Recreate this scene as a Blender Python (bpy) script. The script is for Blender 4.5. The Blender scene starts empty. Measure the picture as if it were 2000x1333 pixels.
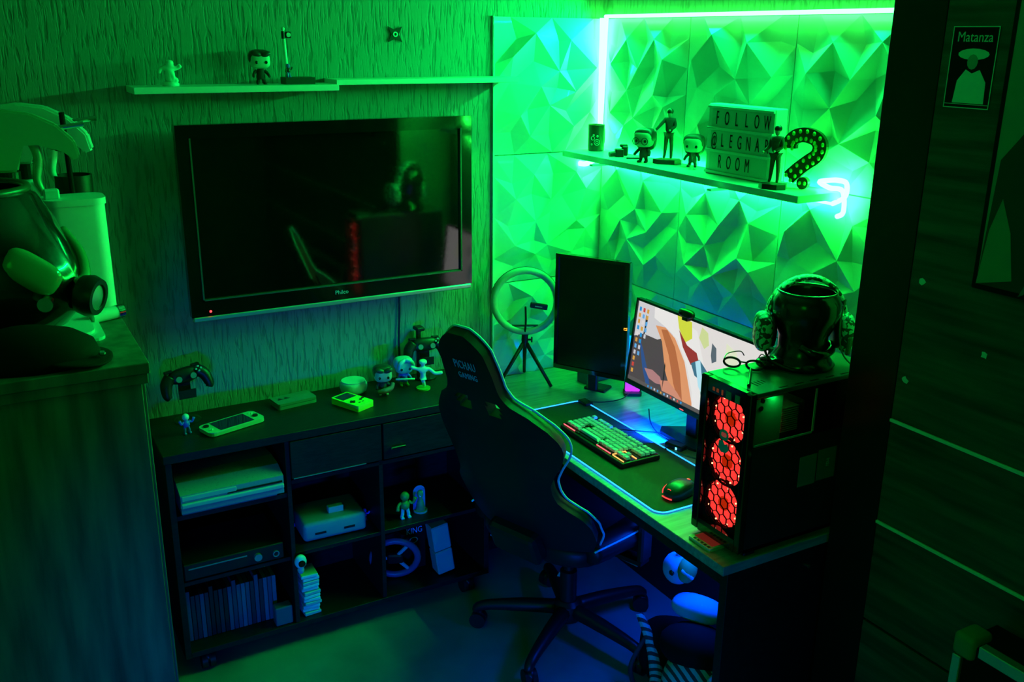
import bpy, bmesh, math, random
from mathutils import Vector, Matrix, Euler
R=math.radians; PI=math.pi
sc=bpy.context.scene
COL=sc.collection
# ------------------------------------------------------------------ camera
cam=bpy.data.cameras.new('camera'); co=bpy.data.objects.new('camera',cam); COL.objects.link(co)
cam.sensor_width=36; cam.lens=1867.9/2000*36; cam.clip_start=.02
yaw,pit,rol=R(60.4885),R(17.6908),R(.5743)
f=Vector((math.cos(yaw)*math.cos(pit),math.sin(yaw)*math.cos(pit),-math.sin(pit)))
r=Vector((math.sin(yaw),-math.cos(yaw),0)); u=r.cross(f)
r2=math.cos(rol)*r+math.sin(rol)*u; u2=-math.sin(rol)*r+math.cos(rol)*u
m=Matrix((r2,u2,-f)).transposed().to_4x4(); m.translation=Vector((-2.2285,-3.2190,2.0608))
co.matrix_world=m; sc.camera=co
# ------------------------------------------------------------------ world, exposure
w=bpy.data.worlds.new('world'); sc.world=w; w.use_nodes=True
bg=w.node_tree.nodes['Background']; bg.inputs[0].default_value=(0,.0008,.0004,1); bg.inputs[1].default_value=1
sc.view_settings.view_transform='Standard'; sc.view_settings.look='None'
sc.view_settings.exposure=0; sc.view_settings.gamma=1; sc.view_settings.use_curve_mapping=False
LED_POWER=1.0             # overall strength of the green LED tape
# ------------------------------------------------------------------ lamps and an added fill away from the tape
def area_dir(name,loc,direction,long_axis,sx,sy,col,power):
    # row of LED chips: a thin rectangle lying along long_axis and facing direction
    l=bpy.data.lights.new(name,'AREA'); l.shape='RECTANGLE'; l.size=sx; l.size_y=sy; l.color=col; l.energy=power
    o=bpy.data.objects.new(name,l); COL.objects.link(o); z=-Vector(direction).normalized(); x=Vector(long_axis).normalized(); y=z.cross(x)
    m=Matrix((x,y,z)).transposed().to_4x4(); m.translation=Vector(loc); o.matrix_world=m; return o
def area(name,loc,target,sx,sy,col,power):
    l=bpy.data.lights.new(name,'AREA'); l.shape='RECTANGLE'; l.size=sx; l.size_y=sy; l.color=col; l.energy=power
    o=bpy.data.objects.new(name,l); COL.objects.link(o); o.location=loc
    o.rotation_euler=(Vector(target)-Vector(loc)).to_track_quat('-Z','Y').to_euler(); return o
area('blue_room_lamp',(-2.3,-3.7,.28),(-.9,0,.25),.8,.12,(0,.08,1),4).data.spread=R(42)
area('blue_desk_underlight',(-.33,-1.0,.70),(-.3,-.75,0),.06,.6,(0,.06,1),11)
area('green_room_fill',(-3.3,-3.6,2.45),(-1.6,0,1.6),.8,.8,(.0,1,.02),5)  # unseen fill added to lift the green ambience on the dresser

LG=(.0,1,.125)
area_dir('top_tape_chips',(-.036,-.70,2.122),(-1,0,-.40),(0,1,0),1.34,.006,LG,30).data.spread=R(165)
area_dir('corner_tape_chips',(-.044,-.044,1.9),(-.7,-.7,-.2),(0,0,1),.44,.006,LG,5).data.spread=R(150)

# ------------------------------------------------------------------ materials
def new_mat(name):
    m=bpy.data.materials.new(name); m.use_nodes=True; return m,m.node_tree.nodes,m.node_tree.links,m.node_tree.nodes['Principled BSDF']
def M(name,col,rough=.5,metal=0,emit=None,es=1,spec=.5,alpha=1,trans=0,coat=0):
    m,n,l,b=new_mat(name); b.inputs['Base Color'].default_value=(*col,1); b.inputs['Roughness'].default_value=rough
    b.inputs['Metallic'].default_value=metal; b.inputs['Specular IOR Level'].default_value=spec
    b.inputs['Transmission Weight'].default_value=trans; b.inputs['Coat Weight'].default_value=coat
    if emit: b.inputs['Emission Color'].default_value=(*emit,1); b.inputs['Emission Strength'].default_value=es
    # fine surface irregularity so that nothing is a flat constant
    t=n.new('ShaderNodeTexNoise'); t.inputs['Scale'].default_value=140
    tc=n.new('ShaderNodeTexCoord'); l.new(tc.outputs['Object'],t.inputs['Vector'])
    mr=n.new('ShaderNodeMapRange'); mr.inputs[3].default_value=max(0,rough-.04); mr.inputs[4].default_value=min(1,rough+.05)
    l.new(t.outputs['Fac'],mr.inputs[0]); l.new(mr.outputs[0],b.inputs['Roughness'])
    return m
def two(name,c1,c2,scale,rough=.5,stretch=(1,1,1),bump=0,lo=.4,hi=.6,coord='Object',detail=6,spec=.5,dist=0):
    m,n,l,b=new_mat(name); tc=n.new('ShaderNodeTexCoord'); mp=n.new('ShaderNodeMapping'); mp.inputs['Scale'].default_value=stretch
    l.new(tc.outputs[coord],mp.inputs[0]); t=n.new('ShaderNodeTexNoise'); t.inputs['Scale'].default_value=scale; t.inputs['Detail'].default_value=detail
    t.inputs['Distortion'].default_value=dist
    l.new(mp.outputs[0],t.inputs['Vector']); cr=n.new('ShaderNodeValToRGB')
    cr.color_ramp.elements[0].position=lo; cr.color_ramp.elements[0].color=(*c1,1); cr.color_ramp.elements[1].position=hi; cr.color_ramp.elements[1].color=(*c2,1)
    l.new(t.outputs['Fac'],cr.inputs[0]); l.new(cr.outputs[0],b.inputs['Base Color']); b.inputs['Roughness'].default_value=rough
    b.inputs['Specular IOR Level'].default_value=spec
    if bump:
        bp=n.new('ShaderNodeBump'); bp.inputs['Strength'].default_value=bump; bp.inputs['Distance'].default_value=.004
        l.new(t.outputs['Fac'],bp.inputs['Height']); l.new(bp.outputs[0],b.inputs['Normal'])
    return m
def scratched_wall(name,col):
    m,n,l,b=new_mat(name); tc=n.new('ShaderNodeTexCoord'); mp=n.new('ShaderNodeMapping'); mp.inputs['Scale'].default_value=(1,1,.12)
    l.new(tc.outputs['Object'],mp.inputs[0])
    a=n.new('ShaderNodeTexNoise'); a.inputs['Scale'].default_value=95; a.inputs['Detail'].default_value=3; a.inputs['Distortion'].default_value=.6
    l.new(mp.outputs[0],a.inputs['Vector'])
    r1=n.new('ShaderNodeValToRGB'); r1.color_ramp.elements[0].position=.36; r1.color_ramp.elements[1].position=.50; l.new(a.outputs['Fac'],r1.inputs[0])
    b2=n.new('ShaderNodeTexNoise'); b2.inputs['Scale'].default_value=260; b2.inputs['Detail'].default_value=2; l.new(mp.outputs[0],b2.inputs['Vector'])
    mx=n.new('ShaderNodeMath'); mx.operation='MULTIPLY_ADD'; mx.inputs[1].default_value=.35; l.new(b2.outputs['Fac'],mx.inputs[0]); l.new(r1.outputs[0],mx.inputs[2])
    bp=n.new('ShaderNodeBump'); bp.inputs['Strength'].default_value=1; bp.inputs['Distance'].default_value=.0016
    l.new(mx.outputs[0],bp.inputs['Height']); l.new(bp.outputs[0],b.inputs['Normal'])
    cr=n.new('ShaderNodeMix'); cr.data_type='RGBA'; cr.inputs[6].default_value=(col[0]*.66,col[1]*.66,col[2]*.66,1); cr.inputs[7].default_value=(*col,1)
    l.new(r1.outputs[0],cr.inputs[0]); l.new(cr.outputs[2],b.inputs['Base Color']); b.inputs['Roughness'].default_value=.6
    b.inputs['Specular IOR Level'].default_value=.35
    return m
def glow(name,col,s):
    m,n,l,b=new_mat(name); b.inputs['Base Color'].default_value=(0.02,0.02,0.02,1); b.inputs['Emission Color'].default_value=(*col,1); b.inputs['Emission Strength'].default_value=s
    return m
def glass(name,tint,a):
    # thin clear plastic or glass: mostly see-through, with a mirror-like sheen
    m,n,l,b=new_mat(name); out=n['Material Output']; tr=n.new('ShaderNodeBsdfTransparent'); tr.inputs[0].default_value=(*tint,1)
    gl=n.new('ShaderNodeBsdfGlossy'); gl.inputs['Roughness'].default_value=.04; mx=n.new('ShaderNodeMixShader'); fr=n.new('ShaderNodeFresnel'); fr.inputs[0].default_value=1.5
    ad=n.new('ShaderNodeMath'); ad.operation='ADD'; ad.inputs[1].default_value=a; ad.use_clamp=True
    ge=n.new('ShaderNodeNewGeometry'); iv=n.new('ShaderNodeMath'); iv.operation='SUBTRACT'; iv.inputs[0].default_value=1; l.new(ge.outputs['Backfacing'],iv.inputs[1])
    mu=n.new('ShaderNodeMath'); mu.operation='MULTIPLY'; l.new(fr.outputs[0],ad.inputs[0]); l.new(ad.outputs[0],mu.inputs[0]); l.new(iv.outputs[0],mu.inputs[1]); l.new(mu.outputs[0],mx.inputs[0]); l.new(tr.outputs[0],mx.inputs[1]); l.new(gl.outputs[0],mx.inputs[2]); l.new(mx.outputs[0],out.inputs[0]); n.remove(b)
    return m
wall_m=scratched_wall('scratched_plaster',(.25,.27,.24))
plain_m=M('plain_paint',(.32,.34,.32),.7)
ceil_m=M('ceiling_paint',(.35,.38,.35),.8)
panel_m=M('white_panel_plastic',(.74,.74,.72),.32,coat=.15)
white_m=M('white_lacquer',(.82,.82,.8),.35)
whitem_m=M('white_matte',(.75,.75,.73),.6)
black_m=M('black_plastic',(.010,.010,.010),.4,spec=.4)
gloss_m=M('black_gloss',(.004,.004,.004),.08,spec=.5)
gloss_m.node_tree.nodes['Principled BSDF'].inputs['IOR'].default_value=1.7
screen_m=M('dark_screen',(.002,.002,.002),.05,spec=.5)
screen_m.node_tree.nodes['Principled BSDF'].inputs['IOR'].default_value=2.0
matte_m=M('black_matte',(.006,.006,.006),.8,spec=.15)
leather_m=M('black_leatherette',(.010,.010,.012),.42,spec=.28)
cab_m=two('black_wood_veneer',(.006,.006,.006),(.013,.013,.012),30,.45,(1,8,8),.05,spec=.3)
desk_m=two('grey_oak_laminate',(.20,.20,.19),(.40,.40,.39),9,.3,(1,9,9),.05,.3,.72,spec=.4,dist=.4)
desk_m.node_tree.nodes['Principled BSDF'].inputs['IOR'].default_value=1.8
dresser_m=two('dark_walnut',(.07,.06,.05),(.20,.17,.13),4,.5,(6,6,.7),.05,.3,.7,spec=.3)
ward_m=two('dark_wenge',(.03,.03,.025),(.13,.12,.10),5,.45,(6,.6,9),.05,.3,.72,spec=.3)
floor_m=two('light_floor_tile',(.19,.20,.20),(.26,.27,.27),3,.38,(1,1,1),0,spec=.35)
grey_m=M('grey_plastic',(.22,.22,.23),.45)
lgrey_m=M('light_grey_plastic',(.5,.5,.5),.4)
alu_m=M('brushed_aluminium',(.55,.55,.55),.35,metal=.8)
chrome_m=M('chrome',(.7,.7,.7),.12,metal=1)
yel_m=M('lime_plastic',(.5,.8,.05),.4); red_m=M('red_plastic',(.75,.03,.02),.45); blue_m=M('blue_plastic',(.04,.12,.8),.45)
skin_m=M('tan_vinyl',(.55,.42,.32),.45); dark_m=M('dark_brown_vinyl',(.035,.03,.025),.4); orange_m=M('orange_plush',(.85,.16,.01),.8)
cloth_m=M('dark_cloth',(.02,.03,.03),.8); plush_m=M('pale_plush',(.35,.5,.75),.9,spec=.1); green_m=M('green_vinyl',(.08,.4,.06),.45)
def tape(n,g): return glow(n,(.85,g,.7+g*.05),LED_POWER)
led_top=tape('green_tape_top',26); led_corner=tape('green_tape_corner',42); led_shelf=tape('green_tape_shelf',300); led_coil=tape('green_tape_coil',80)
pad_led=glow('blue_edge_light',(.02,.30,1),2.6)
glass_m=glass('clear_acrylic',(.95,.97,.95),.02)
pane_m=glass('smoked_glass',(.55,.6,.55),.0)
# ------------------------------------------------------------------ helpers
def tag(o,label=None,cat=None,group=None,kind=None):
    for k,v in (('label',label),('category',cat),('group',group),('kind',kind)):
        if v: o[k]=v
    return o
def E(name,label,cat,loc=(0,0,0),rz=0,group=None,rot=None):
    o=bpy.data.objects.new(name,None); COL.objects.link(o); o.location=loc; o.rotation_euler=rot or (0,0,rz); o.empty_display_size=.05
    return tag(o,label,cat,group)
def O(name,bm,mat,parent=None,smooth=False,loc=None,rot=None):
    me=bpy.data.meshes.new(name)
    if isinstance(bm,bmesh.types.BMesh):
        bmesh.ops.recalc_face_normals(bm,faces=bm.faces); bm.to_mesh(me); bm.free()
    else: me=bm
    if isinstance(mat,(list,tuple)):
        for x in mat: me.materials.append(x)
    else: me.materials.append(mat)
    if smooth:
        for p in me.polygons: p.use_smooth=True
        if smooth=='auto':
            try: me.set_sharp_from_angle(angle=R(38))
            except Exception: pass
    o=bpy.data.objects.new(name,me); COL.objects.link(o); o.parent=parent
    if loc: o.location=loc
    if rot: o.rotation_euler=rot
    return o
def S(name,bm,mat,**k):
    return tag(O(name,bm,mat,**k),kind='structure')
def nb(): return bmesh.new()
def _fin(bm,before,mi):
    if mi:
        for fc in bm.faces:
            if fc not in before: fc.material_index=mi
def box(bm,x0,x1,y0,y1,z0,z1,bev=0,seg=1,rot=None,mi=0,taper=None):
    fb=set(bm.faces) if mi else None
    mt=Matrix.Translation(((x0+x1)/2,(y0+y1)/2,(z0+z1)/2))
    if rot: mt=mt@Euler(rot).to_matrix().to_4x4()
    g=bmesh.ops.create_cube(bm,size=1,matrix=mt@Matrix.Diagonal((abs(x1-x0),abs(y1-y0),abs(z1-z0),1)))
    if taper:
        for v in g['verts']:
            if v.co.z>(z0+z1)/2: v.co.x=(x0+x1)/2+(v.co.x-(x0+x1)/2)*taper; v.co.y=(y0+y1)/2+(v.co.y-(y0+y1)/2)*taper
    if bev:
        es={e for v in g['verts'] for e in v.link_edges}
        bmesh.ops.bevel(bm,geom=list(es),offset=bev,segments=seg,affect='EDGES',profile=.5)
    if mi: _fin(bm,fb,mi)
    return bm
def frame(p0,p1):
    d=(Vector(p1)-Vector(p0)); q=d.to_track_quat('Z','Y'); return q.to_matrix().to_4x4()
def cyl(bm,p0,p1,r0,r1=None,n=16,mi=0):
    fb=set(bm.faces) if mi else None
    r1=r0 if r1 is None else r1; p0=Vector(p0);p1=Vector(p1)
    mt=Matrix.Translation((p0+p1)/2)@frame(p0,p1)
    bmesh.ops.create_cone(bm,cap_ends=True,segments=n,radius1=r0,radius2=r1,depth=(p1-p0).length,matrix=mt)
    if mi: _fin(bm,fb,mi)
    return bm
def ball(bm,c,r,n=16,rot=None,mi=0):
    fb=set(bm.faces) if mi else None
    rr=r if isinstance(r,(tuple,list)) else (r,r,r)
    mt=Matrix.Translation(c)
    if rot: mt=mt@Euler(rot).to_matrix().to_4x4()
    bmesh.ops.create_uvsphere(bm,u_segments=n,v_segments=max(6,n//2+2),radius=1,matrix=mt@Matrix.Diagonal((*rr,1)))
    if mi: _fin(bm,fb,mi)
    return bm
def sq(bm,c,r,p=.5,n=20,rot=None,mi=0):
    # rounded-box (superellipsoid) blob
    fb=set(bm.faces) if mi else None
    g=bmesh.ops.create_uvsphere(bm,u_segments=n,v_segments=max(8,n//2+2),radius=1)
    rm=Euler(rot).to_matrix() if rot else Matrix.Identity(3)
    for v in g['verts']:
        k=[math.copysign(abs(a)**p,a) for a in v.co]; L=(abs(k[0])**(2/p)+abs(k[1])**(2/p)+abs(k[2])**(2/p))**(p/2) or 1
        v.co=Vector(c)+rm@Vector((k[0]/L*r[0],k[1]/L*r[1],k[2]/L*r[2]))
    if mi: _fin(bm,fb,mi)
    return bm
def catmull(pts,k=6,closed=False):
    P=[Vector(p) for p in pts]; n=len(P); out=[]
    for i in range(n if closed else n-1):
        a,b,c,d=(P[(i-1)%n],P[i],P[(i+1)%n],P[(i+2)%n]) if closed else (P[max(i-1,0)],P[i],P[i+1],P[min(i+2,n-1)])
        for j in range(k):
            t=j/k; out.append(.5*((2*b)+(-a+c)*t+(2*a-5*b+4*c-d)*t*t+(-a+3*b-3*c+d)*t**3))
    if not closed: out.append(P[-1])
    return out
def tube(bm,pts,r,n=8,closed=False,k=6,flat=1,mi=0):
    fb=set(bm.faces) if mi else None
    rs=r if isinstance(r,(list,tuple)) else None
    C=catmull(pts,k,closed) if k>1 else [Vector(p) for p in pts]; N=len(C); rings=[]; up=None
    for i,c in enumerate(C):
        t=(C[(i+1)%N]-C[i-1]) if closed else (C[min(i+1,N-1)]-C[max(i-1,0)])
        if t.length<1e-9: t=Vector((0,0,1))
        t.normalize()
        if up is None: up=Vector((0,0,1)) if abs(t.z)<.9 else Vector((1,0,0))
        s=t.cross(up)
        if s.length<1e-6: s=t.cross(Vector((1,0,0)))
        s.normalize(); up=s.cross(t).normalized()
        if rs:
            q=i/(N if closed else N-1)*(len(rs)-(0 if closed else 1)); a=int(q); b=min(a+1,len(rs)-1) if not closed else (a+1)%len(rs); a=min(a,len(rs)-1); rad=rs[a]*(1-q+int(q))+rs[b]*(q-int(q))
        else: rad=r
        rings.append([bm.verts.new(c+s*math.cos(2*PI*j/n)*rad+up*math.sin(2*PI*j/n)*rad*flat) for j in range(n)])
    for i in range(N if closed else N-1):
        A=rings[i];B=rings[(i+1)%N]
        for j in range(n): bm.faces.new((A[j],A[(j+1)%n],B[(j+1)%n],B[j]))
    if not closed:
        bm.faces.new(rings[0][::-1]); bm.faces.new(rings[-1])
    if mi: _fin(bm,fb,mi)
    return bm
def lathe(bm,prof,n=24,c=(0,0,0),sx=1,sy=1,close=False,mi=0):
    fb=set(bm.faces) if mi else None
    rings=[[bm.verts.new((c[0]+r*math.cos(2*PI*j/n)*sx,c[1]+r*math.sin(2*PI*j/n)*sy,c[2]+z)) for j in range(n)] for r,z in prof]
    for i in range(len(rings)-1):
        for j in range(n): bm.faces.new((rings[i][j],rings[i][(j+1)%n],rings[i+1][(j+1)%n],rings[i+1][j]))
    if close:
        for j in range(n): bm.faces.new((rings[-1][j],rings[-1][(j+1)%n],rings[0][(j+1)%n],rings[0][j]))
    else:
        bm.faces.new(rings[0][::-1]); bm.faces.new(rings[-1])
    if mi: _fin(bm,fb,mi)
    return bm
def prism(bm,pts,o,ax,ay,th,mi=0):
    # outline pts (2d) in the plane o + a*ax + b*ay, thickness th along ax x ay
    fb=set(bm.faces) if mi else None
    o=Vector(o);ax=Vector(ax);ay=Vector(ay);nn=ax.cross(ay).normalized()*th
    A=[bm.verts.new(o+ax*a+ay*b) for a,b in pts]; B=[bm.verts.new(v.co+nn) for v in A]; n=len(A)
    bm.faces.new(A[::-1]); bm.faces.new(B)
    for i in range(n): bm.faces.new((A[i],A[(i+1)%n],B[(i+1)%n],B[i]))
    if mi: _fin(bm,fb,mi)
    return bm
def rrect(w,h,r,k=4):
    P=[]
    for cx,cy,a0 in ((w/2-r,h/2-r,0),(-w/2+r,h/2-r,90),(-w/2+r,-h/2+r,180),(w/2-r,-h/2+r,270)):
        for i in range(k+1): a=R(a0+90*i/k); P.append((cx+r*math.cos(a),cy+r*math.sin(a)))
    return P
def bake(o,name,mat,parent,smooth=True):
    dg=bpy.context.evaluated_depsgraph_get(); me=bpy.data.meshes.new_from_object(o.evaluated_get(dg))
    bpy.data.objects.remove(o); me.name=name; me.materials.clear(); me.materials.append(mat)
    for p in me.polygons: p.use_smooth=smooth
    n=bpy.data.objects.new(name,me); COL.objects.link(n); n.parent=parent; return n
def skin(name,V,ED,mat,parent,sub=1):
    me=bpy.data.meshes.new(name); me.from_pydata([v[:3] for v in V],ED,[]); o=bpy.data.objects.new(name,me); COL.objects.link(o)
    s=o.modifiers.new('s','SKIN')
    for i,v in enumerate(V):
        sv=me.skin_vertices[0].data[i]; rr=v[3]; sv.radius=(rr if isinstance(rr,tuple) else (rr,rr)); sv.use_root=(i==0)
    o.modifiers.new('b','SUBSURF').levels=sub
    return bake(o,name,mat,parent)
def text(s,size,mat,parent,loc,rot,name='lettering',sx=1,ext=.0006,space=1,align='CENTER',m4=None):
    c=bpy.data.curves.new('t','FONT'); c.body=s; c.size=size; c.extrude=ext; c.align_x=align; c.align_y='CENTER'; c.space_character=space; c.resolution_u=3
    o=bpy.data.objects.new('t',c); COL.objects.link(o); bpy.context.view_layer.update()
    n=bake(o,name,mat,parent,False); n.location=loc; n.rotation_euler=rot; n.scale=(sx,1,1)
    if m4 is not None: n.matrix_basis=m4@Matrix.Diagonal((sx,1,1,1))
    return n
def dup(root,loc,rz,label,group=None):
    c=root.copy(); COL.objects.link(c); c.location=loc; c.rotation_euler=(0,0,rz); c['label']=label
    if group: c['group']=group
    def rec(a,b):
        for ch in a.children:
            d=ch.copy(); COL.objects.link(d); d.parent=b; rec(ch,d)
    rec(root,c); return c
FACE_Y=(R(90),0,0)        # reads from -y
FACE_X=(R(90),0,R(-90))   # reads from -x
# ================================================================== ROOM
S('floor',box(nb(),-3.6,0,-4.6,0,-.05,0),floor_m)
S('ceiling',box(nb(),-3.6,.1,-4.6,.1,2.72,2.8),ceil_m)
wl=S('wall_left',box(nb(),-3.7,.1,0,.1,0,2.72),wall_m)
wr=S('wall_right',box(nb(),0,.1,-4.6,0,0,2.72),wall_m)
S('wall_back',box(nb(),-3.7,.1,-4.7,-4.6,0,2.72),plain_m)
S('wall_far_left',box(nb(),-3.7,-3.6,-4.6,0,0,2.72),plain_m)
# faceted wall panels, 50 x 50 cm, each pane of the relief is real geometry
def panel_mesh(seed,w=.5):
    rnd=random.Random(seed); n=6; bm=nb(); s=.496; V={}
    for i in range(n+1):
        for j in range(n+1):
            e=i in(0,n) or j in(0,n)
            x=.002+s*i/n; y=.002+s*j/n
            if not e: x+=rnd.uniform(-.027,.027); y+=rnd.uniform(-.027,.027)
            elif j in(0,n) and i not in(0,n): x+=rnd.uniform(-.018,.018)
            elif i in(0,n) and j not in(0,n): y+=rnd.uniform(-.018,.018)
            hgt=.006 if e else ((i+j)%2 and rnd.uniform(.028,.044) or rnd.uniform(.004,.016))
            V[i,j]=bm.verts.new((min(x,w-.002),y,hgt))
    for i in range(n):
        if (.002+s*i/n)>w-.02: break
        for j in range(n):
            a,b,c,d=V[i,j],V[i+1,j],V[i+1,j+1],V[i,j+1]
            if a.co.z+c.co.z>b.co.z+d.co.z or rnd.random()<.25: bm.faces.new((a,b,c)); bm.faces.new((a,c,d))
            else: bm.faces.new((a,b,d)); bm.faces.new((b,c,d))
    # skirt back to the wall
    for e in [e for e in bm.edges if e.is_boundary]:
        a,b=e.verts; c=bm.verts.new((b.co.x,b.co.y,0)); d=bm.verts.new((a.co.x,a.co.y,0)); bm.faces.new((a,b,c,d))
    bmesh.ops.delete(bm,geom=[v for v in bm.verts if not v.link_faces],context='VERTS')
    bmesh.ops.recalc_face_normals(bm,faces=bm.faces)
    if sum(f.normal.z for f in bm.faces)<0: bmesh.ops.reverse_faces(bm,faces=bm.faces)
    me=bpy.data.meshes.new('wall_panel'); bm.to_mesh(me); bm.free(); me.materials.append(panel_m); return me
PM=[panel_mesh(11),panel_mesh(23)]
def put_panel(parent,mat4,i):
    o=bpy.data.objects.new('wall_panel',PM[i%2]); COL.objects.link(o); o.parent=parent; o.matrix_basis=mat4
TOP=2.13
for k in range(3):
    z=TOP-.5*(k+1)
    # left wall: panel local x -> +X, local y -> +Z, height -> -Y
    put_panel(wl,Matrix(((1,0,0,-.497),(0,0,-1,0),(0,1,0,z),(0,0,0,1))),k)
    for j in range(3):
        # right wall: local x -> -Y, local y -> Z, height -> -X
        put_panel(wr,Matrix(((0,0,-1,0),(-1,0,0,-.012-.5*j),(0,1,0,z),(0,0,0,1))),(k+j+1))
O('panel_edging',box(nb(),-.503,-.497,-.012,0,.63,TOP),panel_m,wl)
# LED tape around the panels
t=E('led_strip','glowing white-hot green LED tape along the top of the faceted panels','led strip',(0,0,TOP))
O('top_run',tube(nb(),[(-.028,-1.388,.006),(-.028,-.03,.006)],.0065,8,k=1),led_top,t)
O('corner_run',tube(nb(),[(-.038,-.038,.0),(-.038,-.038,-.24),(-.036,-.036,-.483)],[.017,.013,.009],8,k=3),led_corner,t)  # tape thickened to stand in for the glare on nearby facets
t=E('led_strip','green LED tape running beneath the figure shelf and coiling at its right end','led strip',(0,0,1.6))
O('corner_reflection_glow',tube(nb(),[(-.042,-.058,.002),(-.06,-.04,-.004),(-.10,-.036,-.018),(-.13,-.036,-.014)],.010,8),led_coil,t)  # glowing tail added for the bright reflection under the shelf corner
O('shelf_run',tube(nb(),[(-.042,-.06,.002),(-.042,-1.25,.002)],.0045,8,k=1),led_shelf,t)
O('coil',tube(nb(),[(-.042,-1.25,.002),(-.05,-1.30,.03),(-.06,-1.31,.07),(-.075,-1.29,.078),(-.055,-1.24,.07),(-.05,-1.2,.06),(-.06,-1.25,.05),(-.05,-1.29,.045),(-.06,-1.31,-.01),(-.05,-1.28,-.03)],.0075,8),led_coil,t)
# ================================================================== SHELVES
def shelf(label,x0,x1,y0,y1,z0,z1):
    t=E('wall_shelf',label,'shelf',((x0+x1)/2,(y0+y1)/2,z0)); cx,cy=(x0+x1)/2,(y0+y1)/2
    O('board',box(nb(),x0-cx,x1-cx,y0-cy,y1-cy,0,z1-z0,.001),white_m,t); return t
shelf('white floating shelf above the television, left and deeper one',-1.775,-1.145,-.15,-.001,1.887,1.906)
shelf('thinner white floating shelf above the television, running to the panels',-1.144,-.46,-.125,-.001,1.903,1.92)
t=shelf('long white shelf on the faceted panels holding figures and light box',-.21,-.036,-1.275,-.036,1.618,1.64)
for yy in (-.3,-.95): O('bracket',box(nb(),-.13,.09,yy+.655-.01,yy+.655+.01,-.006,0),white_m,t)
# ================================================================== TELEVISION
t=E('television','large black flat television hung on the textured wall','television',(-1.155,-.1,1.16))
O('rear_housing',box(nb(),-.46,.46,.02,.06,.05,.58,.01),black_m,t)
O('wall_mount',box(nb(),-.2,.2,.06,.099,.2,.42),black_m,t)
bm=nb(); W,H=1.02,.63
def ring(bm,x0,x1,z0,z1,a,b,c,d,y0,y1,bev=0):
    box(bm,x0,x0+a,y0,y1,z0,z1,bev); box(bm,x1-b,x1,y0,y1,z0,z1,bev); box(bm,x0+a,x1-b,y0,y1,z0,z0+c,bev); box(bm,x0+a,x1-b,y0,y1,z1-d,z1,bev)
ring(bm,-W/2,W/2,.016,H,.043,.043,.055,.043,-.012,.022)
O('bezel',bm,gloss_m,t)
O('screen',box(nb(),-W/2+.042,W/2-.042,-.002,.01,.07,H-.042),screen_m,t)
bm=nb(); box(bm,-W/2+.040,-W/2+.045,-.0135,-.002,.068,H-.04); box(bm,W/2-.045,W/2-.040,-.0135,-.002,.068,H-.04); box(bm,-W/2+.04,W/2-.04,-.0135,-.002,.068,.072)
O('screen_lip',bm,M('lip_reflection',(.07,.07,.07),.4),t)  # greyed to paint the light reflecting along the bezel edge
O('lower_trim',box(nb(),-W/2+.004,W/2-.004,-.016,.02,.0,.016,.003),alu_m,t)
text('Philco',.02,lgrey_m,t,(.0,-.0135,.043),FACE_Y)
O('standby_light',ball(nb(),(-.45,-.013,.032),.004,8),glow('red_lamp',(1,.02,.03),6),t)
t=tag(O('power_cable',tube(nb(),[(-.9,-.012,1.2),(-.898,-.01,1.08),(-.905,-.012,.95),(-.9,-.012,.83)],.004,6),black_m),'thin black cable dropping down the wall below the television','cable')
# throwing star
t=E('throwing_star','four-pointed dark metal star fixed to the wall above the television','wall ornament',(-.885,-.004,2.063))
pts=[]
for i in range(8):
    a=R(45*i+45); rr=.037 if i%2==0 else .014
    pts.append((rr*math.cos(a),rr*math.sin(a)))
O('blade',prism(nb(),pts,(0,0,0),(1,0,0),(0,0,1),.004),M('blackened_steel',(.008,.008,.007),.45,spec=.3),t)
O('hub_ring',lathe(nb(),[(.005,0),(.009,0),(.009,.003),(.005,.003)],12,close=True),alu_m,t,rot=(R(90),0,0),loc=(0,-.004,0))
# ================================================================== CABINET (media console)
cx0,cx1,cy0,cz=-1.83,-.69,-.335,.813
t=E('media_cabinet','low black media cabinet on casters under the television','cabinet',((cx0+cx1)/2,cy0/2,0))
L=lambda x:x-(cx0+cx1)/2
LY=lambda y:y-cy0/2
def cb(name,x0,x1,y0,y1,z0,z1,m_=cab_m,par=None,bev=.001): return O(name,box(nb(),L(x0),L(x1),LY(y0),LY(y1),z0,z1,bev),m_,par or t)
cb('top',cx0-.005,cx1+.005,cy0-.008,-.003,cz-.03,cz,bev=.002)
cb('side_panel',cx0,cx0+.02,cy0,-.003,.07,cz-.03); cb('side_panel',cx1-.02,cx1,cy0,-.003,.07,cz-.03)
cb('divider',-1.452,-1.437,cy0+.004,-.01,.09,cz-.03); cb('divider',-1.125,-1.11,cy0+.004,-.01,.09,.64)
cb('bottom',cx0+.02,cx1-.02,cy0,-.003,.07,.09); cb('back_panel',cx0+.02,cx1-.02,-.012,-.004,.09,cz-.03)
cb('shelf_board',cx0+.02,-1.452,cy0+.01,-.012,.575,.592); cb('shelf_board',cx0+.02,-1.452,cy0+.02,-.012,.33,.345)
cb('shelf_board',-1.437,cx1-.02,cy0+.01,-.012,.345,.36); cb('shelf_board',-1.437,cx1-.02,cy0+.004,-.012,.622,.637)
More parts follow.
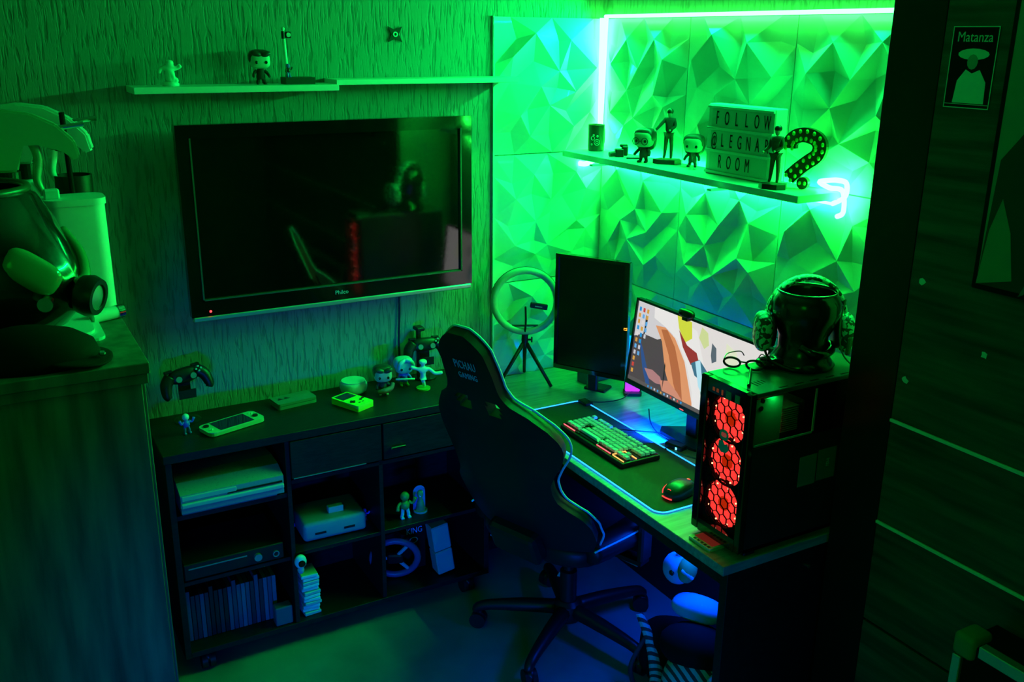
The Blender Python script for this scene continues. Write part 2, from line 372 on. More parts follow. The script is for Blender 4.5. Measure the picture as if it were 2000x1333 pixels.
for (a,b) in ((-1.436,-1.115),(-1.108,cx1-.022)):
    d=cb('drawer',a,b,cy0-.006,cy0+.012,.645,cz-.034,par=t,bev=.0015)
    if a>-1.3:
        bm=nb(); box(bm,L(-1.085),L(-1.03),LY(cy0-.022),LY(cy0-.012),.683,.692,.002); box(bm,L(-1.08),L(-1.074),LY(cy0-.014),LY(cy0-.005),.684,.691); box(bm,L(-1.041),L(-1.035),LY(cy0-.014),LY(cy0-.005),.684,.691)
        tag(O('handle',bm,chrome_m,d),'short chrome drawer handle')
    else: cb('lower_edge',a+.005,b-.06,cy0-.009,cy0-.006,.645,.6475,alu_m,par=d,bev=0)
def caster(px,py,par,s=1):
    bm=nb(); cyl(bm,(px-.022*s,py,.03*s),(px-.004*s,py,.03*s),.03*s,n=20); cyl(bm,(px+.004*s,py,.03*s),(px+.022*s,py,.03*s),.03*s,n=20); cyl(bm,(px-.01*s,py,.03*s),(px+.01*s,py,.03*s),.012*s,n=12)
    ball(bm,(px,py,.042*s),(.02*s,.027*s,.022*s),12); cyl(bm,(px,py+.006,.05*s),(px,py+.006,.074*s),.009*s,n=10)
    return O('caster',bm,black_m,par,'auto')
for px in (cx0+.075,cx1-.08):
    for py in (cy0+.035,-.04): caster(L(px),LY(py),t)
# ---- games console in the upper left compartment
t=E('game_console','curved game console lying in the upper left cabinet bay','game console',(-1.63,-.19,.592))
bm=nb(); pr=[(-.15,.012),(.135,.012),(.14,.05),(.125,.07),(.07,.09),(-.02,.098),(-.09,.094),(-.15,.075)]
prism(bm,[(a,b) for a,b in pr],(-.165,0,0),(0,1,0),(0,0,1),.33)
O('shell',bm,M('console_shell',(.30,.34,.34),.28),t,loc=(0,0,0))
O('base_half',box(nb(),-.163,.145,-.138,.13,0,.022,.003),M('console_base',(.2,.22,.3),.4),t)
O('disc_slot',box(nb(),-.02,.16,-.1535,-.12,.052,.058),gloss_m,t)
O('front_lip',box(nb(),-.166,.165,-.158,-.14,.03,.048,.004),M('console_lip',(.42,.5,.46),.35),t)
O('memory_cover',box(nb(),-.162,.01,-.154,-.14,.055,.072,.002),M('console_cover',(.4,.5,.45),.35),t)
# ---- disc player with knobs under it, and game cases
t=E('disc_player','flat black audio player with two round knobs above the row of cases','audio player',(-1.64,-.2,.345))
O('case',box(nb(),-.165,.165,-.12,.12,.006,.065,.003),black_m,t)
O('knob',cyl(nb(),(.075,-.12,.035),(.075,-.132,.035),.013,n=20),alu_m,t,'auto'); O('knob',lathe(nb(),[(.008,0),(.011,0),(.011,.006),(.008,.006)],16,close=True),alu_m,t,rot=(R(90),0,0),loc=(.137,-.12,.03))
O('front_slot',box(nb(),-.15,.04,-.1215,-.118,.045,.049),grey_m,t)
for x_ in (-.15,.15): O('foot',cyl(nb(),(x_,-.1,0),(x_,-.1,.006),.01,n=10),black_m,t)
rnd=random.Random(5); x=-1.795; i=0
tone=[(.05,.07,.1),(.16,.2,.3),(.03,.03,.04),(.3,.35,.45),(.1,.12,.2)]
cm=[M('case_spine_%s'%'abcde'[k],tuple(.5*q for q in c),.35) for k,c in enumerate(tone)]
while x<-1.5:
    th=.0145; hh=.17 if i%5 else .19
    o=tag(O('game_case',box(nb(),-th/2+.0006,th/2-.0006,-.068,.068,0,hh,.001),cm[rnd.choice([0,2,0,2,1]) if x<-1.66 else rnd.choice([1,3,4,1,0])],loc=(x,-.2,.091)),'slim plastic game case upright in the lower left cabinet row','game case','game cases upright in the lower left of the cabinet')
    x+=th+.0008; i+=1
t=tag(O('card_box',box(nb(),-.03,.03,-.02,.02,0,.07,.003),cm[1],loc=(-1.49,-.305,.091)),'small blue-grey box in front of the row of cases','box')
# ---- middle bay
t=E('retro_console','grey box-shaped retro games console with a loaded cartridge on the middle shelf','game console',(-1.275,-.2,.36),R(-2))
O('body',box(nb(),-.115,.115,-.09,.085,.004,.075,.014,3),M('retro_grey',(.25,.3,.32),.45),t,'auto')
O('cartridge',box(nb(),-.01,.045,-.045,-.02,.07,.098,.002),lgrey_m,t)
bm=nb(); box(bm,-.075,-.035,-.0915,-.088,.028,.036); box(bm,.03,.07,-.0915,-.088,.028,.036); O('controller_port',bm,black_m,t)
for px,py,c,lab in ((-1.39,-.15,blue_m,'small blue toy car behind the retro console'),(-1.31,-.07,M('teal_plastic',(.05,.25,.3),.4),'small teal toy car near the back of the middle shelf'),(-1.22,-.05,blue_m,'blue toy car at the back right of the middle shelf')):
    t=E('toy_car',lab,'toy',(px,py,.36),R(25))
    O('body',box(nb(),-.03,.03,-.014,.014,.008,.024,.004,2),c,t); O('cabin',box(nb(),-.016,.014,-.012,.012,.022,.036,.004,2,taper=.8),gloss_m,t)
    for a in (-.018,.018):
        for b in (-.015,.015): O('wheel',cyl(nb(),(a,b-.003,.008),(a,b+.003,.008),.008,n=12),black_m,t)
def mini(name,label,loc,cols,h=.07,rz=0,arms=1,cat='figurine',group=None,pose=0):
    # tiny plain toy figure: torso, head, limbs
    t=E(name,label,cat,loc,rz,group); s=h/.07; body,head,leg=cols
    O('torso',lathe(nb(),[(.007*s,.024*s),(.0115*s,.03*s),(.011*s,.04*s),(.006*s,.047*s)],14),body,t,True)
    O('head',ball(nb(),(0,0,.058*s),(.0115*s,.011*s,.012*s),14),head,t,True)
    for sg in (-1,1):
        O('leg',tube(nb(),[(sg*.006*s,0,.026*s),(sg*.008*s,-.002*s,.012*s),(sg*.009*s,0,.003*s),(sg*.009*s,-.008*s,.003*s)],.0045*s,8,k=3),leg,t,True)
        e=(.026,.052) if (arms==1 and sg>0) or arms==2 else (.022,.026)
        O('arm',tube(nb(),[(sg*.01*s,0,.043*s),(sg*.019*s,-.004*s,.038*s),(sg*e[0]*s,-.006*s,e[1]*s)],[.004*s,.0035*s,.005*s],8,k=3),body,t,True)
    return t
mini('toy_figure','tiny blue toy figure at the right end of the middle cabinet shelf',(-1.145,-.22,.36),(blue_m,blue_m,cloth_m),.05)
t=E('small_camera','round white webcam-like ball fixed to the front edge of a cabinet divider','camera',(-1.432,-.362,.10),0)
O('bracket',box(nb(),-.006,.006,.012,.028,.19,.25,.002),matte_m,t)
O('shell',ball(nb(),(0,.0,.245),(.021,.018,.025),18),white_m,t,True); O('lens',cyl(nb(),(0,-.012,.245),(0,-.02,.243),.012,n=18),gloss_m,t)
O('body',ball(nb(),(0,.002,.212),(.012,.011,.016),12),lgrey_m,t,True)
t=E('paper_stack','pile of folded bluish-white leaflets in the lower middle bay','paper',(-1.385,-.27,.091))
for k in range(12): O('leaflet',box(nb(),-.03,.03,-.04,.04,0,.012,.002),whitem_m if k%3 else lgrey_m,t,loc=(rnd.uniform(-.003,.003),rnd.uniform(-.004,.004),k*.0135),rot=(0,0,R(rnd.uniform(-5,5))))
# ---- right bay
mini('toy_figure','small green round-bellied figure on the upper right cabinet shelf',(-1.005,-.27,.36),(green_m,green_m,white_m),.105)
t=E('glass_dome_ornament','little figure under a rounded clear dome on the right cabinet shelf','ornament',(-.935,-.25,.36))
O('base',cyl(nb(),(0,0,0),(0,0,.008),.026,n=24),lgrey_m,t); O('backplate',prism(nb(),[(-.024,0),(.024,0),(.024,.07)]+[(.024*math.cos(R(a)),.07+.024*math.sin(R(a))) for a in range(20,161,20)]+[(-.024,.07)],(0,.012,.008),(1,0,0),(0,0,1),.003),M('dome_back',(.15,.3,.9),.4),t)
O('figure',lathe(nb(),[(.019,0),(.012,.03),(.007,.045),(.011,.055),(.012,.065),(.007,.075)],16,c=(0,0,.008)),M('dome_figure',(.15,.4,.2),.5),t,True)
O('dome',lathe(nb(),[(.025,.008),(.025,.07),(.02,.088),(.008,.096)],24),glass_m,t,True)
t=E('steering_wheel','dark toy steering wheel leaning in the lower right cabinet bay','toy',(-1.03,-.22,.091),R(12))
bm=nb(); tube(bm,[(.0+.0*a,.085*math.cos(R(a)),.1+.085*math.sin(R(a))) for a in range(0,360,30)],.013,10,closed=True,k=2); O('rim',bm,M('wheel_blue',(.05,.09,.2),.4),t,True,rot=(0,R(-14),R(55)))
O('hub',box(nb(),-.012,.012,-.03,.03,.075,.12,.006),black_m,t,rot=(0,R(-14),R(55))); 
for a in (0,130,230): O('spoke',tube(nb(),[(0,0,.1),(0,.08*math.cos(R(a)),.1+.08*math.sin(R(a)))],.007,8,k=1),lgrey_m,t,rot=(0,R(-14),R(55)))
t=E('carton','black printed box standing at the back of the lower right bay','box',(-.945,-.17,.091))
O('carton_body',box(nb(),-.05,.05,-.03,.03,0,.215,.002),matte_m,t); text('KING',.035,M('print_blue',(.4,.6,.9),.5),t,(.004,-.0312,.165),FACE_Y,sx=.8)
O('emblem',lathe(nb(),[(.01,0),(.013,0),(.013,.001),(.01,.001)],18,sx=1.4,close=True),lgrey_m,t,rot=(R(90),0,0),loc=(0,-.0305,.125))
t=E('grey_speaker_box','pale grey upright box leaning in the lower right cabinet bay','box',(-.85,-.27,.094),0)
O('upper_half',box(nb(),-.035,.035,-.03,.03,.108,.215,.004),M('pale_box',(.3,.38,.36),.5),t,rot=(0,R(-8),0)); O('lower_half',box(nb(),-.034,.036,-.028,.032,0.006,.104,.004),M('pale_box_b',(.27,.36,.34),.5),t,rot=(0,R(-8),0))
# ================================================================== THINGS ON THE CABINET
def gamepad(par,loc,rot,sc_=1):
    g=O('gamepad_body',sq(nb(),(0,0,0),(.052,.018,.026),.75,18),black_m,par,True,loc=loc,rot=rot)
    for sg in (-1,1):
        O('grip',tube(nb(),[(sg*.045,0,.005),(sg*.064,-.004,-.015),(sg*.071,-.008,-.048),(sg*.066,-.01,-.062)],[.021,.02,.016,.010],12,k=4),black_m,g,True)
        bm=nb(); cyl(bm,(sg*.024,-.016,-.006),(sg*.024,-.026,-.006),.006,n=12); cyl(bm,(sg*.024,-.026,-.006),(sg*.024,-.029,-.006),.010,n=16); O('thumbstick',bm,grey_m,g)
        O('shoulder_button',box(nb(),sg*.045-.014,sg*.045+.014,-.004,.016,.018,.028,.003),black_m,g)
    bm=nb()
    for a,b in ((.008,0),(-.008,0),(0,.008),(0,-.008)): cyl(bm,(.048+a,-.015,.010+b),(.048+a,-.0215,.010+b),.0035,n=10)
    O('button',bm,lgrey_m,g)
    return g
def padstand(label_s,x,y,rz,label_g,hgt=.15,tilt=0,z=.813):
    t=E('controller_stand',label_s,'stand',(x,y,z),rz)
    O('foot',cyl(nb(),(0,0,0),(0,0,.006),.045,n=28),glass_m if tilt else gloss_m,t); O('upright',box(nb(),-.022,.022,-.002,.003,.006,hgt-.035,.001),glass_m,t)
    O('cradle',box(nb(),-.028,.028,-.03,.002,hgt-.075,hgt-.07,.001),glass_m,t)
    bm=nb(); box(bm,-.028,.028,-.03,-.026,hgt-.075,hgt-.045); box(bm,-.02,.02,.0,.006,hgt-.07,hgt-.02); O('cradle_lip',bm,black_m,t)
    g=E('gamepad',label_g,'game controller',(x,y,z+hgt),rz); gamepad(g,(0,-.004,0),(R(-12),tilt,0))
padstand('clear stand holding the gamepad at the left end of the cabinet',-1.705,-.08,R(6),'black gamepad tilted on a clear stand at the cabinet left end',.165,R(-8))
padstand('clear stand holding the gamepad beside the chair back',-.822,-.06,R(-6),'black gamepad on a stand partly hidden by the chair back',.135)
t=E('headphone_dock','small black clip standing on the wall side above the right gamepad','clip',(-.83,-.03,.813)); O('stem',box(nb(),-.008,.008,-.004,.012,0,.19,.002),black_m,t); O('hook',box(nb(),-.02,.014,-.03,.014,.185,.2,.004),black_m,t)
mini('toy_figure','small toy figure in white cap and blue trousers at the cabinet left end',(-1.73,-.19,.813),(blue_m,white_m,blue_m),.07,R(20),2)
t=E('handheld_console','white handheld game console lying near the left end of the cabinet','handheld console',(-1.585,-.195,.813),R(17))
O('body',prism(nb(),rrect(.205,.09,.02),(0,0,.002),(1,0,0),(0,1,0),.013),M('handheld_shell',(.35,.55,.42),.4),t)
O('screen',box(nb(),-.062,.062,-.038,.038,.0145,.0158),screen_m,t)
bm=nb(); cyl(bm,(-.083,.02,.015),(-.083,.02,.02),.009,n=16); cyl(bm,(.083,-.008,.015),(.083,-.008,.02),.009,n=16); O('thumbstick',bm,black_m,t)
bm=nb(); box(bm,-.09,-.076,-.015,-.011,.015,.018); box(bm,-.085,-.081,-.02,-.006,.015,.018)
for a,b in ((.006,0),(-.006,0),(0,.006),(0,-.006)): cyl(bm,(.083+a,.022+b,.015),(.083+a,.022+b,.018),.0028,n=8)
O('button',bm,white_m,t)
t=E('folding_handheld','closed silver-grey folding handheld console at the cabinet back','handheld console',(-1.343,-.085,.813),R(8))
O('lower_shell',prism(nb(),rrect(.145,.08,.008),(0,0,.0),(1,0,0),(0,1,0),.011),M('clam_grey',(.16,.22,.2),.3),t); O('upper_shell',prism(nb(),rrect(.145,.08,.008),(0,0,.0125),(1,0,0),(0,1,0),.009),M('clam_lid',(.14,.2,.18),.2),t)
bm=nb()
for a in (-.012,.012): prism(bm,[(a-.011,-.01),(a+.011,-.01),(a,.009)],(-.035,.01,.0216),(1,0,0),(0,1,0),.0003)
O('lid_mark',bm,black_m,t)
t=E('smart_speaker','round pale cloth-covered smart speaker on the cabinet top','speaker',(-1.115,-.078,.813))
O('body',lathe(nb(),[(.038,0),(.046,.006),(.05,.02),(.05,.032),(.044,.043)],36),M('speaker_cloth',(.6,.7,.85),.7),t,True); O('top_plate',lathe(nb(),[(.002,.043),(.04,.043),(.0435,.0455),(.002,.0455)],36),white_m,t)
t=E('pocket_console','lime pocket game console with dark screen lying beside the speaker','handheld console',(-1.165,-.2,.813),R(24))
O('body',prism(nb(),rrect(.078,.135,.006),(0,0,0),(1,0,0),(0,1,0),.022),yel_m,t); O('screen',box(nb(),-.031,.031,.012,.058,.0215,.0232),screen_m,t)
bm=nb(); box(bm,-.03,-.01,-.026,-.02,.022,.025); box(bm,-.023,-.017,-.033,-.013,.022,.025); O('direction_pad',bm,black_m,t)
for a,b in ((.015,-.026),(.03,-.02)): O('button',cyl(nb(),(a,b,.021),(a,b,.025),.005,n=12),dark_m,t)
bm=nb(); box(bm,-.012,-.004,-.046,-.043,.021,.0235); box(bm,.004,.012,-.046,-.043,.021,.0235); O('small_button',bm,dark_m,t)
def vinyl(label,loc,rz,s,hair,head,torso,legs,cat='vinyl figure',glasses=False,hairstyle=0,armup=False,held=None,group='big-headed vinyl figures'):
    t=E('vinyl_figure',label,cat,loc,rz,group)
    def b(): return nb()
    O('head',sq(b(),(0,0,.066*s),(.028*s,.024*s,.023*s),.62,22),head,t,True)
    bm=b(); sq(bm,(0,.005*s,.074*s),(.031*s,.026*s,.022*s),.7,22)
    if hairstyle==1:
        sq(bm,(0,.014*s,.062*s),(.030*s,.016*s,.030*s),.7,18)
    if hairstyle==0: ball(bm,(-.012*s,-.018*s,.084*s),(.017*s,.010*s,.008*s),12,rot=(0,R(15),0)); ball(bm,(.014*s,-.018*s,.083*s),(.016*s,.010*s,.008*s),12,rot=(0,R(-15),0))
    if hairstyle==2:
        tube(bm,[(0,-.02*s,.094*s),(-.018*s,-.026*s,.082*s),(-.024*s,-.026*s,.062*s)],[.006*s,.008*s,.003*s],8); tube(bm,[(0,-.02*s,.094*s),(.02*s,-.026*s,.084*s),(.027*s,-.026*s,.066*s)],[.006*s,.007*s,.003*s],8)
    O('hair',bm,hair,t,True)
    for sg in (-1,1): O('eye',ball(nb(),(sg*.0135*s,-.0235*s,.061*s),(.0042*s,.002*s,.0046*s),10),gloss_m,t,True)
    if glasses:
        bm=b()
        for sg in (-1,1): tube(bm,[(sg*.0135*s+.0095*s*math.cos(R(a)),-.0275*s,.061*s+.0095*s*math.sin(R(a))) for a in range(0,360,45)],.0011*s,6,closed=True,k=2)
        box(bm,-.004*s,.004*s,-.0285*s,-.0265*s,.0605*s,.062*s); O('spectacles',bm,black_m,t)
    O('torso',lathe(b(),[(.012*s,.014*s),(.013*s,.02*s),(.011*s,.034*s),(.009*s,.043*s)],16),torso,t,True)
    for sg in (-1,1):
        O('leg',tube(b(),[(sg*.006*s,0,.018*s),(sg*.009*s,0,.006*s),(sg*.01*s,-.003*s,.003*s),(sg*.011*s,-.012*s,.003*s)],[.0055*s,.005*s,.0045*s,.004*s],8,k=3),legs,t,True)
        O('arm',tube(b(),[(sg*.011*s,0,.038*s),(sg*.019*s,-.004*s,.03*s),(sg*.022*s,-.014*s,(.038 if armup else .022)*s)],[.005*s,.0045*s,.004*s],8,k=3),torso,t,True)
    if held: held(t,s)
    return t
hairy=M('light_hair',(.4,.55,.8),.45)
def bar(t,s): O('held_bar',tube(nb(),[(-.034*s,-.024*s,.032*s),(.03*s,-.02*s,.024*s)],.0032*s,8,k=1),white_m,t,True)
def tray(t,s): O('red_wrap',tube(nb(),[(-.02*s,-.02*s,.014*s),(.0,-.024*s,.018*s),(.022*s,-.018*s,.024*s),(.03*s,-.01*s,.038*s)],[.006*s,.009*s,.008*s,.006*s],10),M('faded_red',(.45,.12,.1),.5),t,True)
vinyl('big-headed figure with dark tousled hair and red wrap on the cabinet',(-1.028,-.15,.813),R(-12),1.15,dark_m,skin_m,cloth_m,whitem_m,held=tray)
vinyl('big-headed figure with pale swept hair holding a white bar',(-.925,-.1,.813),R(-6),1.15,hairy,M('pale_vinyl',(.35,.6,.5),.45),blue_m,green_m,hairstyle=2,held=bar)
t=E('athlete_figure','white-capped toy figure in a long lunge beside the chair back','figurine',(-.878,-.17,.813),R(-10))
O('plinth',cyl(nb(),(0,0,0),(0,0,.006),.026,n=24),green_m,t)
skin('body',[(0,0,.05,.011),(0,0,.075,.012),(0,0,.088,.006),(0,0,.1,.012),(-.025,-.005,.083,.006),(-.05,-.01,.094,.009),(.022,0,.078,.007),(.045,-.002,.056,.007),(.075,-.004,.058,.008),(.0,.0,.03,.008),(.006,0,.008,.006)],[(0,1),(1,2),(2,3),(1,4),(4,5),(1,6),(6,7),(7,8),(0,9),(9,10)],M('toy_white',(.45,.7,.75),.45),t)
O('cap',sq(nb(),(0,-.002,.106),(.0145,.0145,.009),.8,16),white_m,t,True)
# ---- on the wall shelf
t=E('white_statuette','frosted white statuette with arms flung out on the wall shelf','figurine',(-1.655,-.075,1.906),R(-8))
st=M('frosted_white',(.85,.9,.85),.35)
skin('body',[(0,0,.03,.014),(0,0,.05,.013),(0,0,.062,.008),(.002,0,.078,.017),(-.024,0,.054,.006),(-.034,0,.036,.008),(.022,0,.052,.006),(.034,-.003,.062,.009),(.0,0,.016,.013),(.024,-.004,.016,.008),(-.012,0,.01,.01)],[(0,1),(1,2),(2,3),(1,4),(4,5),(1,6),(6,7),(0,8),(8,9),(8,10)],st,t)
O('base',lathe(nb(),[(.024,0),(.025,.006),(.02,.012)],18),st,t,True)
vinyl('big-headed figure in dark robe on the wall shelf above the television',(-1.375,-.065,1.906),R(-5),1.12,dark_m,M('pale_face',(.55,.6,.5),.5),cloth_m,cloth_m,glasses=False)
t=E('signal_pole','slim white pole with a small round sign standing on a dark block','model',(-1.262,-.07,1.906))
O('block',box(nb(),-.043,.055,-.03,.03,0,.022,.001),dark_m,t); O('pole',cyl(nb(),(-.028,0,.022),(-.034,0,.165),.0065,.005,n=12),M('pole_white',(.9,.95,.92),.4),t,True)
O('finial',ball(nb(),(-.034,0,.17),.006,12),white_m,t,True); O('collar',cyl(nb(),(-.034,0,.14),(-.034,0,.163),.0062,n=12),black_m,t)
O('flag',box(nb(),-.028,-.008,-.003,.003,.142,.162,.002),black_m,t); O('sign_disc',cyl(nb(),(-.018,-.003,.152),(-.018,-.006,.152),.007,n=16),whitem_m,t)
mini('toy_figure','tiny dark toy figure clinging to the foot of the white pole',(-1.29,-.082,1.928),(dark_m,blue_m,blue_m),.042,R(30))
# ---- panel shelf, z=1.64
Z=1.64
t=E('mug','dark green mug printed with small white rings, left end of the shelf','mug',(-.098,-.10,Z))
O('body',lathe(nb(),[(.028,0),(.031,.003),(.0315,.1),(.0285,.1),(.0285,.008),(.002,.007)],32),M('mug_dark',(.015,.04,.03),.3),t,'auto')
O('handle',tube(nb(),[(.03,.005,.08),(.048,.02,.078),(.05,.022,.03),(.03,.005,.02)],.005,8),M('mug_handle',(.02,.05,.03),.3),t,True)
bm=nb()
def onmug(a,z,r_):  # thin printed ring wrapped on the mug
    tube(bm,[( .0317*math.cos(a+r_*math.cos(R(k))/.0317),.0317*math.sin(a+r_*math.cos(R(k))/.0317),z+r_*math.sin(R(k))) for k in range(0,360,30)],.0009,4,closed=True,k=1)
onmug(R(-118),.035,.011); onmug(R(-118),.035,.005); onmug(R(-148),.05,.007); onmug(R(-142),.062,.003); onmug(R(-115),.058,.003); onmug(R(-155),.027,.003)
O('printed_ring',bm,white_m,t)
t=E('toy_camera','small black toy video camera lying on the panel shelf','toy camera',(-.135,-.30,Z),R(-25))
O('body',box(nb(),-.012,.02,-.015,.012,0,.03,.003),black_m,t); O('body_side',box(nb(),.012,.036,-.012,.01,.004,.04,.004),black_m,t); O('barrel',cyl(nb(),(-.01,-.004,.012),(-.034,-.01,.01),.0105,.009,n=16),black_m,t,'auto'); O('grip_top',box(nb(),.005,.035,-.006,.004,.036,.046,.003),black_m,t)
tag(O('pen',tube(nb(),[(-.024,0,.003),(.024,0,.003)],.003,10,k=1),black_m,loc=(-.125,-.38,Z),rot=(0,0,R(-30))),'short dark pen lying flat on the panel shelf','pen')
vinyl('big-headed figure with brown bob and round glasses on the panel shelf',(-.15,-.475,Z),R(-62),1.25,dark_m,skin_m,cloth_m,cloth_m,glasses=True,hairstyle=1)
vinyl('big-headed long-haired figure behind the tiny stand on the panel shelf',(-.07,-.645,Z),R(-52),1.15,M('dark_hair',(.05,.04,.03),.5),M('greenish_skin',(.3,.42,.32),.5),cloth_m,dark_m,hairstyle=1)
def action(label,loc,rz,h,jacket,trouser,hairm,arm,base=(.05,.035)):
    t=E('action_figure',label,'action figure',loc,rz); s=h
    z0=.016
    def P(x,y,z,r): return (x*s,y*s,z0+z*s,r*s)
    skin('trousers',[P(0,0,.50,(.075)),P(.045,0,.47,.055),P(.06,.01,.27,.042),P(.062,.015,.06,.03),P(.065,-.02,.015,.025),P(-.045,0,.47,.055),P(-.055,.005,.27,.042),P(-.07,.0,.06,.03),P(-.075,-.035,.015,.025)],[(0,1),(1,2),(2,3),(3,4),(0,5),(5,6),(6,7),(7,8)],trouser,t)
    V=[P(0,0,.5,(.085)),P(0,0,.62,(.085)),P(0,0,.75,(.095)),P(.09,0,.77,.048),P(-.09,0,.77,.048)]; ED=[(0,1),(1,2),(2,3),(2,4)]
    if arm==0: V+=[P(.12,-.01,.64,.038),P(.03,-.09,.57,.028),P(-.17,-.07,.66,.036),P(-.25,-.14,.56,.026)]
    else: V+=[P(.115,0,.62,.038),P(.02,-.09,.55,.028),P(-.12,-.01,.62,.038),P(-.17,-.12,.53,.028)]
    ED+=[(3,5),(5,6),(4,7),(7,8)]
    skin('jacket',V,ED,jacket,t)
    skin('head',[P(0,0,.80,.03),P(0,-.004,.86,.052),P(0,-.006,.915,.056),P(0,-.004,.945,.04)],[(0,1),(1,2),(2,3)],skin_m,t)
    bm=nb(); ball(bm,(0,.008*s,z0+.925*s),(.068*s,.07*s,.062*s),14); O('hair',bm,hairm,t,True)
    for i in (6,8): O('hand',sq(nb(),(V[i][0],V[i][1]-.012*s,V[i][2]),(.02*s,.026*s,.018*s),.8,12),skin_m,t,True)
    a,b=base; O('base',prism(nb(),[(-a,-b*.3),(-a*.5,-b),(a*.6,-b),(a,-b*.2),(a*.7,b),(-a*.6,b)],(0,0,0),(1,0,0),(0,1,0),z0*.95),black_m,t)
    return t
action('taller action figure in dark jacket pointing, centre of the panel shelf',(-.09,-.535,Z),R(-48),.175,cloth_m,M('olive',(.08,.07,.03),.7),dark_m,0)
action('action figure in plain fatigues in front of the light box right edge',(-.172,-1.137,Z),R(-70),.170,M('fatigues',(.05,.06,.03),.7),M('fatigues_dark',(.035,.045,.02),.7),black_m,1,(.042,.03))
t=E('display_stand','clear little rod stand on a round foot before the figures','stand',(-.125,-.71,Z))
O('foot',cyl(nb(),(0,0,0),(0,0,.003),.02,n=28),glass_m,t); O('rod',cyl(nb(),(0,0,.003),(0,0,.06),.0018,n=8),glass_m,t); O('clip',tube(nb(),[(-.012,0,.072),(-.003,0,.045),(0,0,.04),(.016,0,.066)],.0018,6),glass_m,t)
tag(O('clear_disc',cyl(nb(),(0,0,0),(0,0,.002),.024,n=28),glass_m,loc=(-.085,-.64,Z)),'flat clear disc under the long-haired figure','stand')
# ---- light box
t=E('light_box','white cinema light box with black letters reading FOLLOW @LEGNAR ROOM','light box',(-.1,-.93,Z),R(-90-0))
t.rotation_euler=(0,0,R(-90)); t.location=(-.125,-.925,Z)
lbm=M('lightbox_white',(.62,.66,.62),.4); inner=M('lightbox_film',(.45,.52,.48),.45)
bw,bh=.30,.222
O('housing',box(nb(),-bw/2,bw/2,0,.05,0,bh,.003),lbm,t)
bm=nb()
for k in range(4): 
    zz=[.004,.072,.142,.209][k]; box(bm,-bw/2+.002,bw/2-.002,-.006,.0,zz,zz+.008,.001)
O('rail',bm,lbm,t)
for k,(s_,zz,sp) in enumerate((('FOLLOW',.178,3.0),('@LEGNAR',.109,2.6),('ROOM',.042,3.0))):
    O('film_strip',box(nb(),-bw/2+.02,bw/2-.02,-.0015,.0,zz-.027,zz+.029),inner,t)
    n_=len(s_); cx_,pitch=((.008,.0445),(.006,.0395),(-.016,.042))[k]
    for q_,ch in enumerate(s_): text(ch,.060,matte_m,t,(cx_+(q_-(n_-1)/2)*pitch,-.0022,zz),(R(90),0,0),sx=.46,ext=.0004,name='letter')
# ---- question mark marquee
t=E('marquee_sign','dark question-mark sign studded with round bulbs at the shelf right end','sign',(-.1,-1.185,Z),R(-72))
S2=.155
path=[(.052,.115),(.05,.135),(.03,.152),(0,.156),(-.03,.146),(-.042,.125),(-.035,.1),(-.01,.08),(.02,.055),(.045,.03)]
bm=nb(); P2=catmull([(a,0,b) for a,b in path],5)
outl=[];inn=[]
for i,p in enumerate(P2):
    d=(P2[min(i+1,len(P2)-1)]-P2[max(i-1,0)]).normalized(); nrm=Vector((-d.z,0,d.x)); outl.append(p+nrm*.021); inn.append(p-nrm*.021)
for i in range(len(P2)-1):
    q=[outl[i],outl[i+1],inn[i+1],inn[i]]; A=[bm.verts.new(v+Vector((0,-.008,0))) for v in q]; B=[bm.verts.new(v+Vector((0,.008,0))) for v in q]
    bm.faces.new(A); bm.faces.new(B[::-1])
    for k in range(4): bm.faces.new((A[k],A[(k+1)%4],B[(k+1)%4],B[k]))
mq=M('marquee_dark',(.02,.05,.01),.2)
for v in bm.verts: v.co.x=-v.co.x
O('hook_shape',bm,mq,t); O('dot',cyl(nb(),(.0,-.008,.018),(.0,.008,.018),.018,n=28),mq,t)
bulb=M('bulb_glass',(.35,.8,.1),.15)
for i in range(0,len(P2),3):
    for sg in (-1,1):
        p=P2[i]+ (outl[i]-P2[i])*.5*sg; O('bulb',ball(nb(),(-p.x,-.009,p.z),(.0052,.004,.0065),10),bulb,t,True)
for a in (-.008,.008): O('bulb',ball(nb(),(a,-.009,.018),(.005,.004,.006),10),bulb,t,True)
# ================================================================== DESK
t=E('desk','grey oak desk with black side panels against the faceted wall','desk',(-.33,-.79,0))
dk=lambda n,x0,x1,y0,y1,z0,z1,m_,bev=.001:O(n,box(nb(),x0+.33,x1+.33,y0+.79,y1+.79,z0,z1,bev),m_,t)
dk('desktop',-.664,-.036,-1.585,-.036,.720,.748,desk_m,.0015)
dk('side_panel',-.640,-.05,-1.578,-1.55,0,.7195,cab_m); dk('side_panel',-.60,-.05,-.075,-.05,0,.7195,cab_m)
dk('back_board',-.11,-.095,-1.549,-.076,0,.7195,cab_m); dk('front_rail',-.62,-.60,-1.549,-.08,.655,.7195,cab_m)
o=O('lock',cyl(nb(),(-.345+.33,-1.579+.79,.66),(-.345+.33,-1.584+.79,.66),.006,n=16),chrome_m,t)
# mouse pad with lit edge
t=E('desk_mat','wide black mouse mat with glowing blue edge on the desk','mouse mat',(-.485,-.845,.748))
O('mat',prism(nb(),rrect(.305,.865,.035,6),(0,0,.0),(1,0,0),(0,1,0),.003),M('mat_cloth',(.03,.035,.03),.75,spec=.2),t)
pp=[(a,b,.004) for a,b in rrect(.307,.867,.036,6)]
i0=0; O('light_edge',tube(nb(),pp[1:]+pp[:1],.0024,8,k=1),pad_led,t)
O('edge_controller',box(nb(),.13,.165,.375,.43,.001,.013,.003),black_m,t)
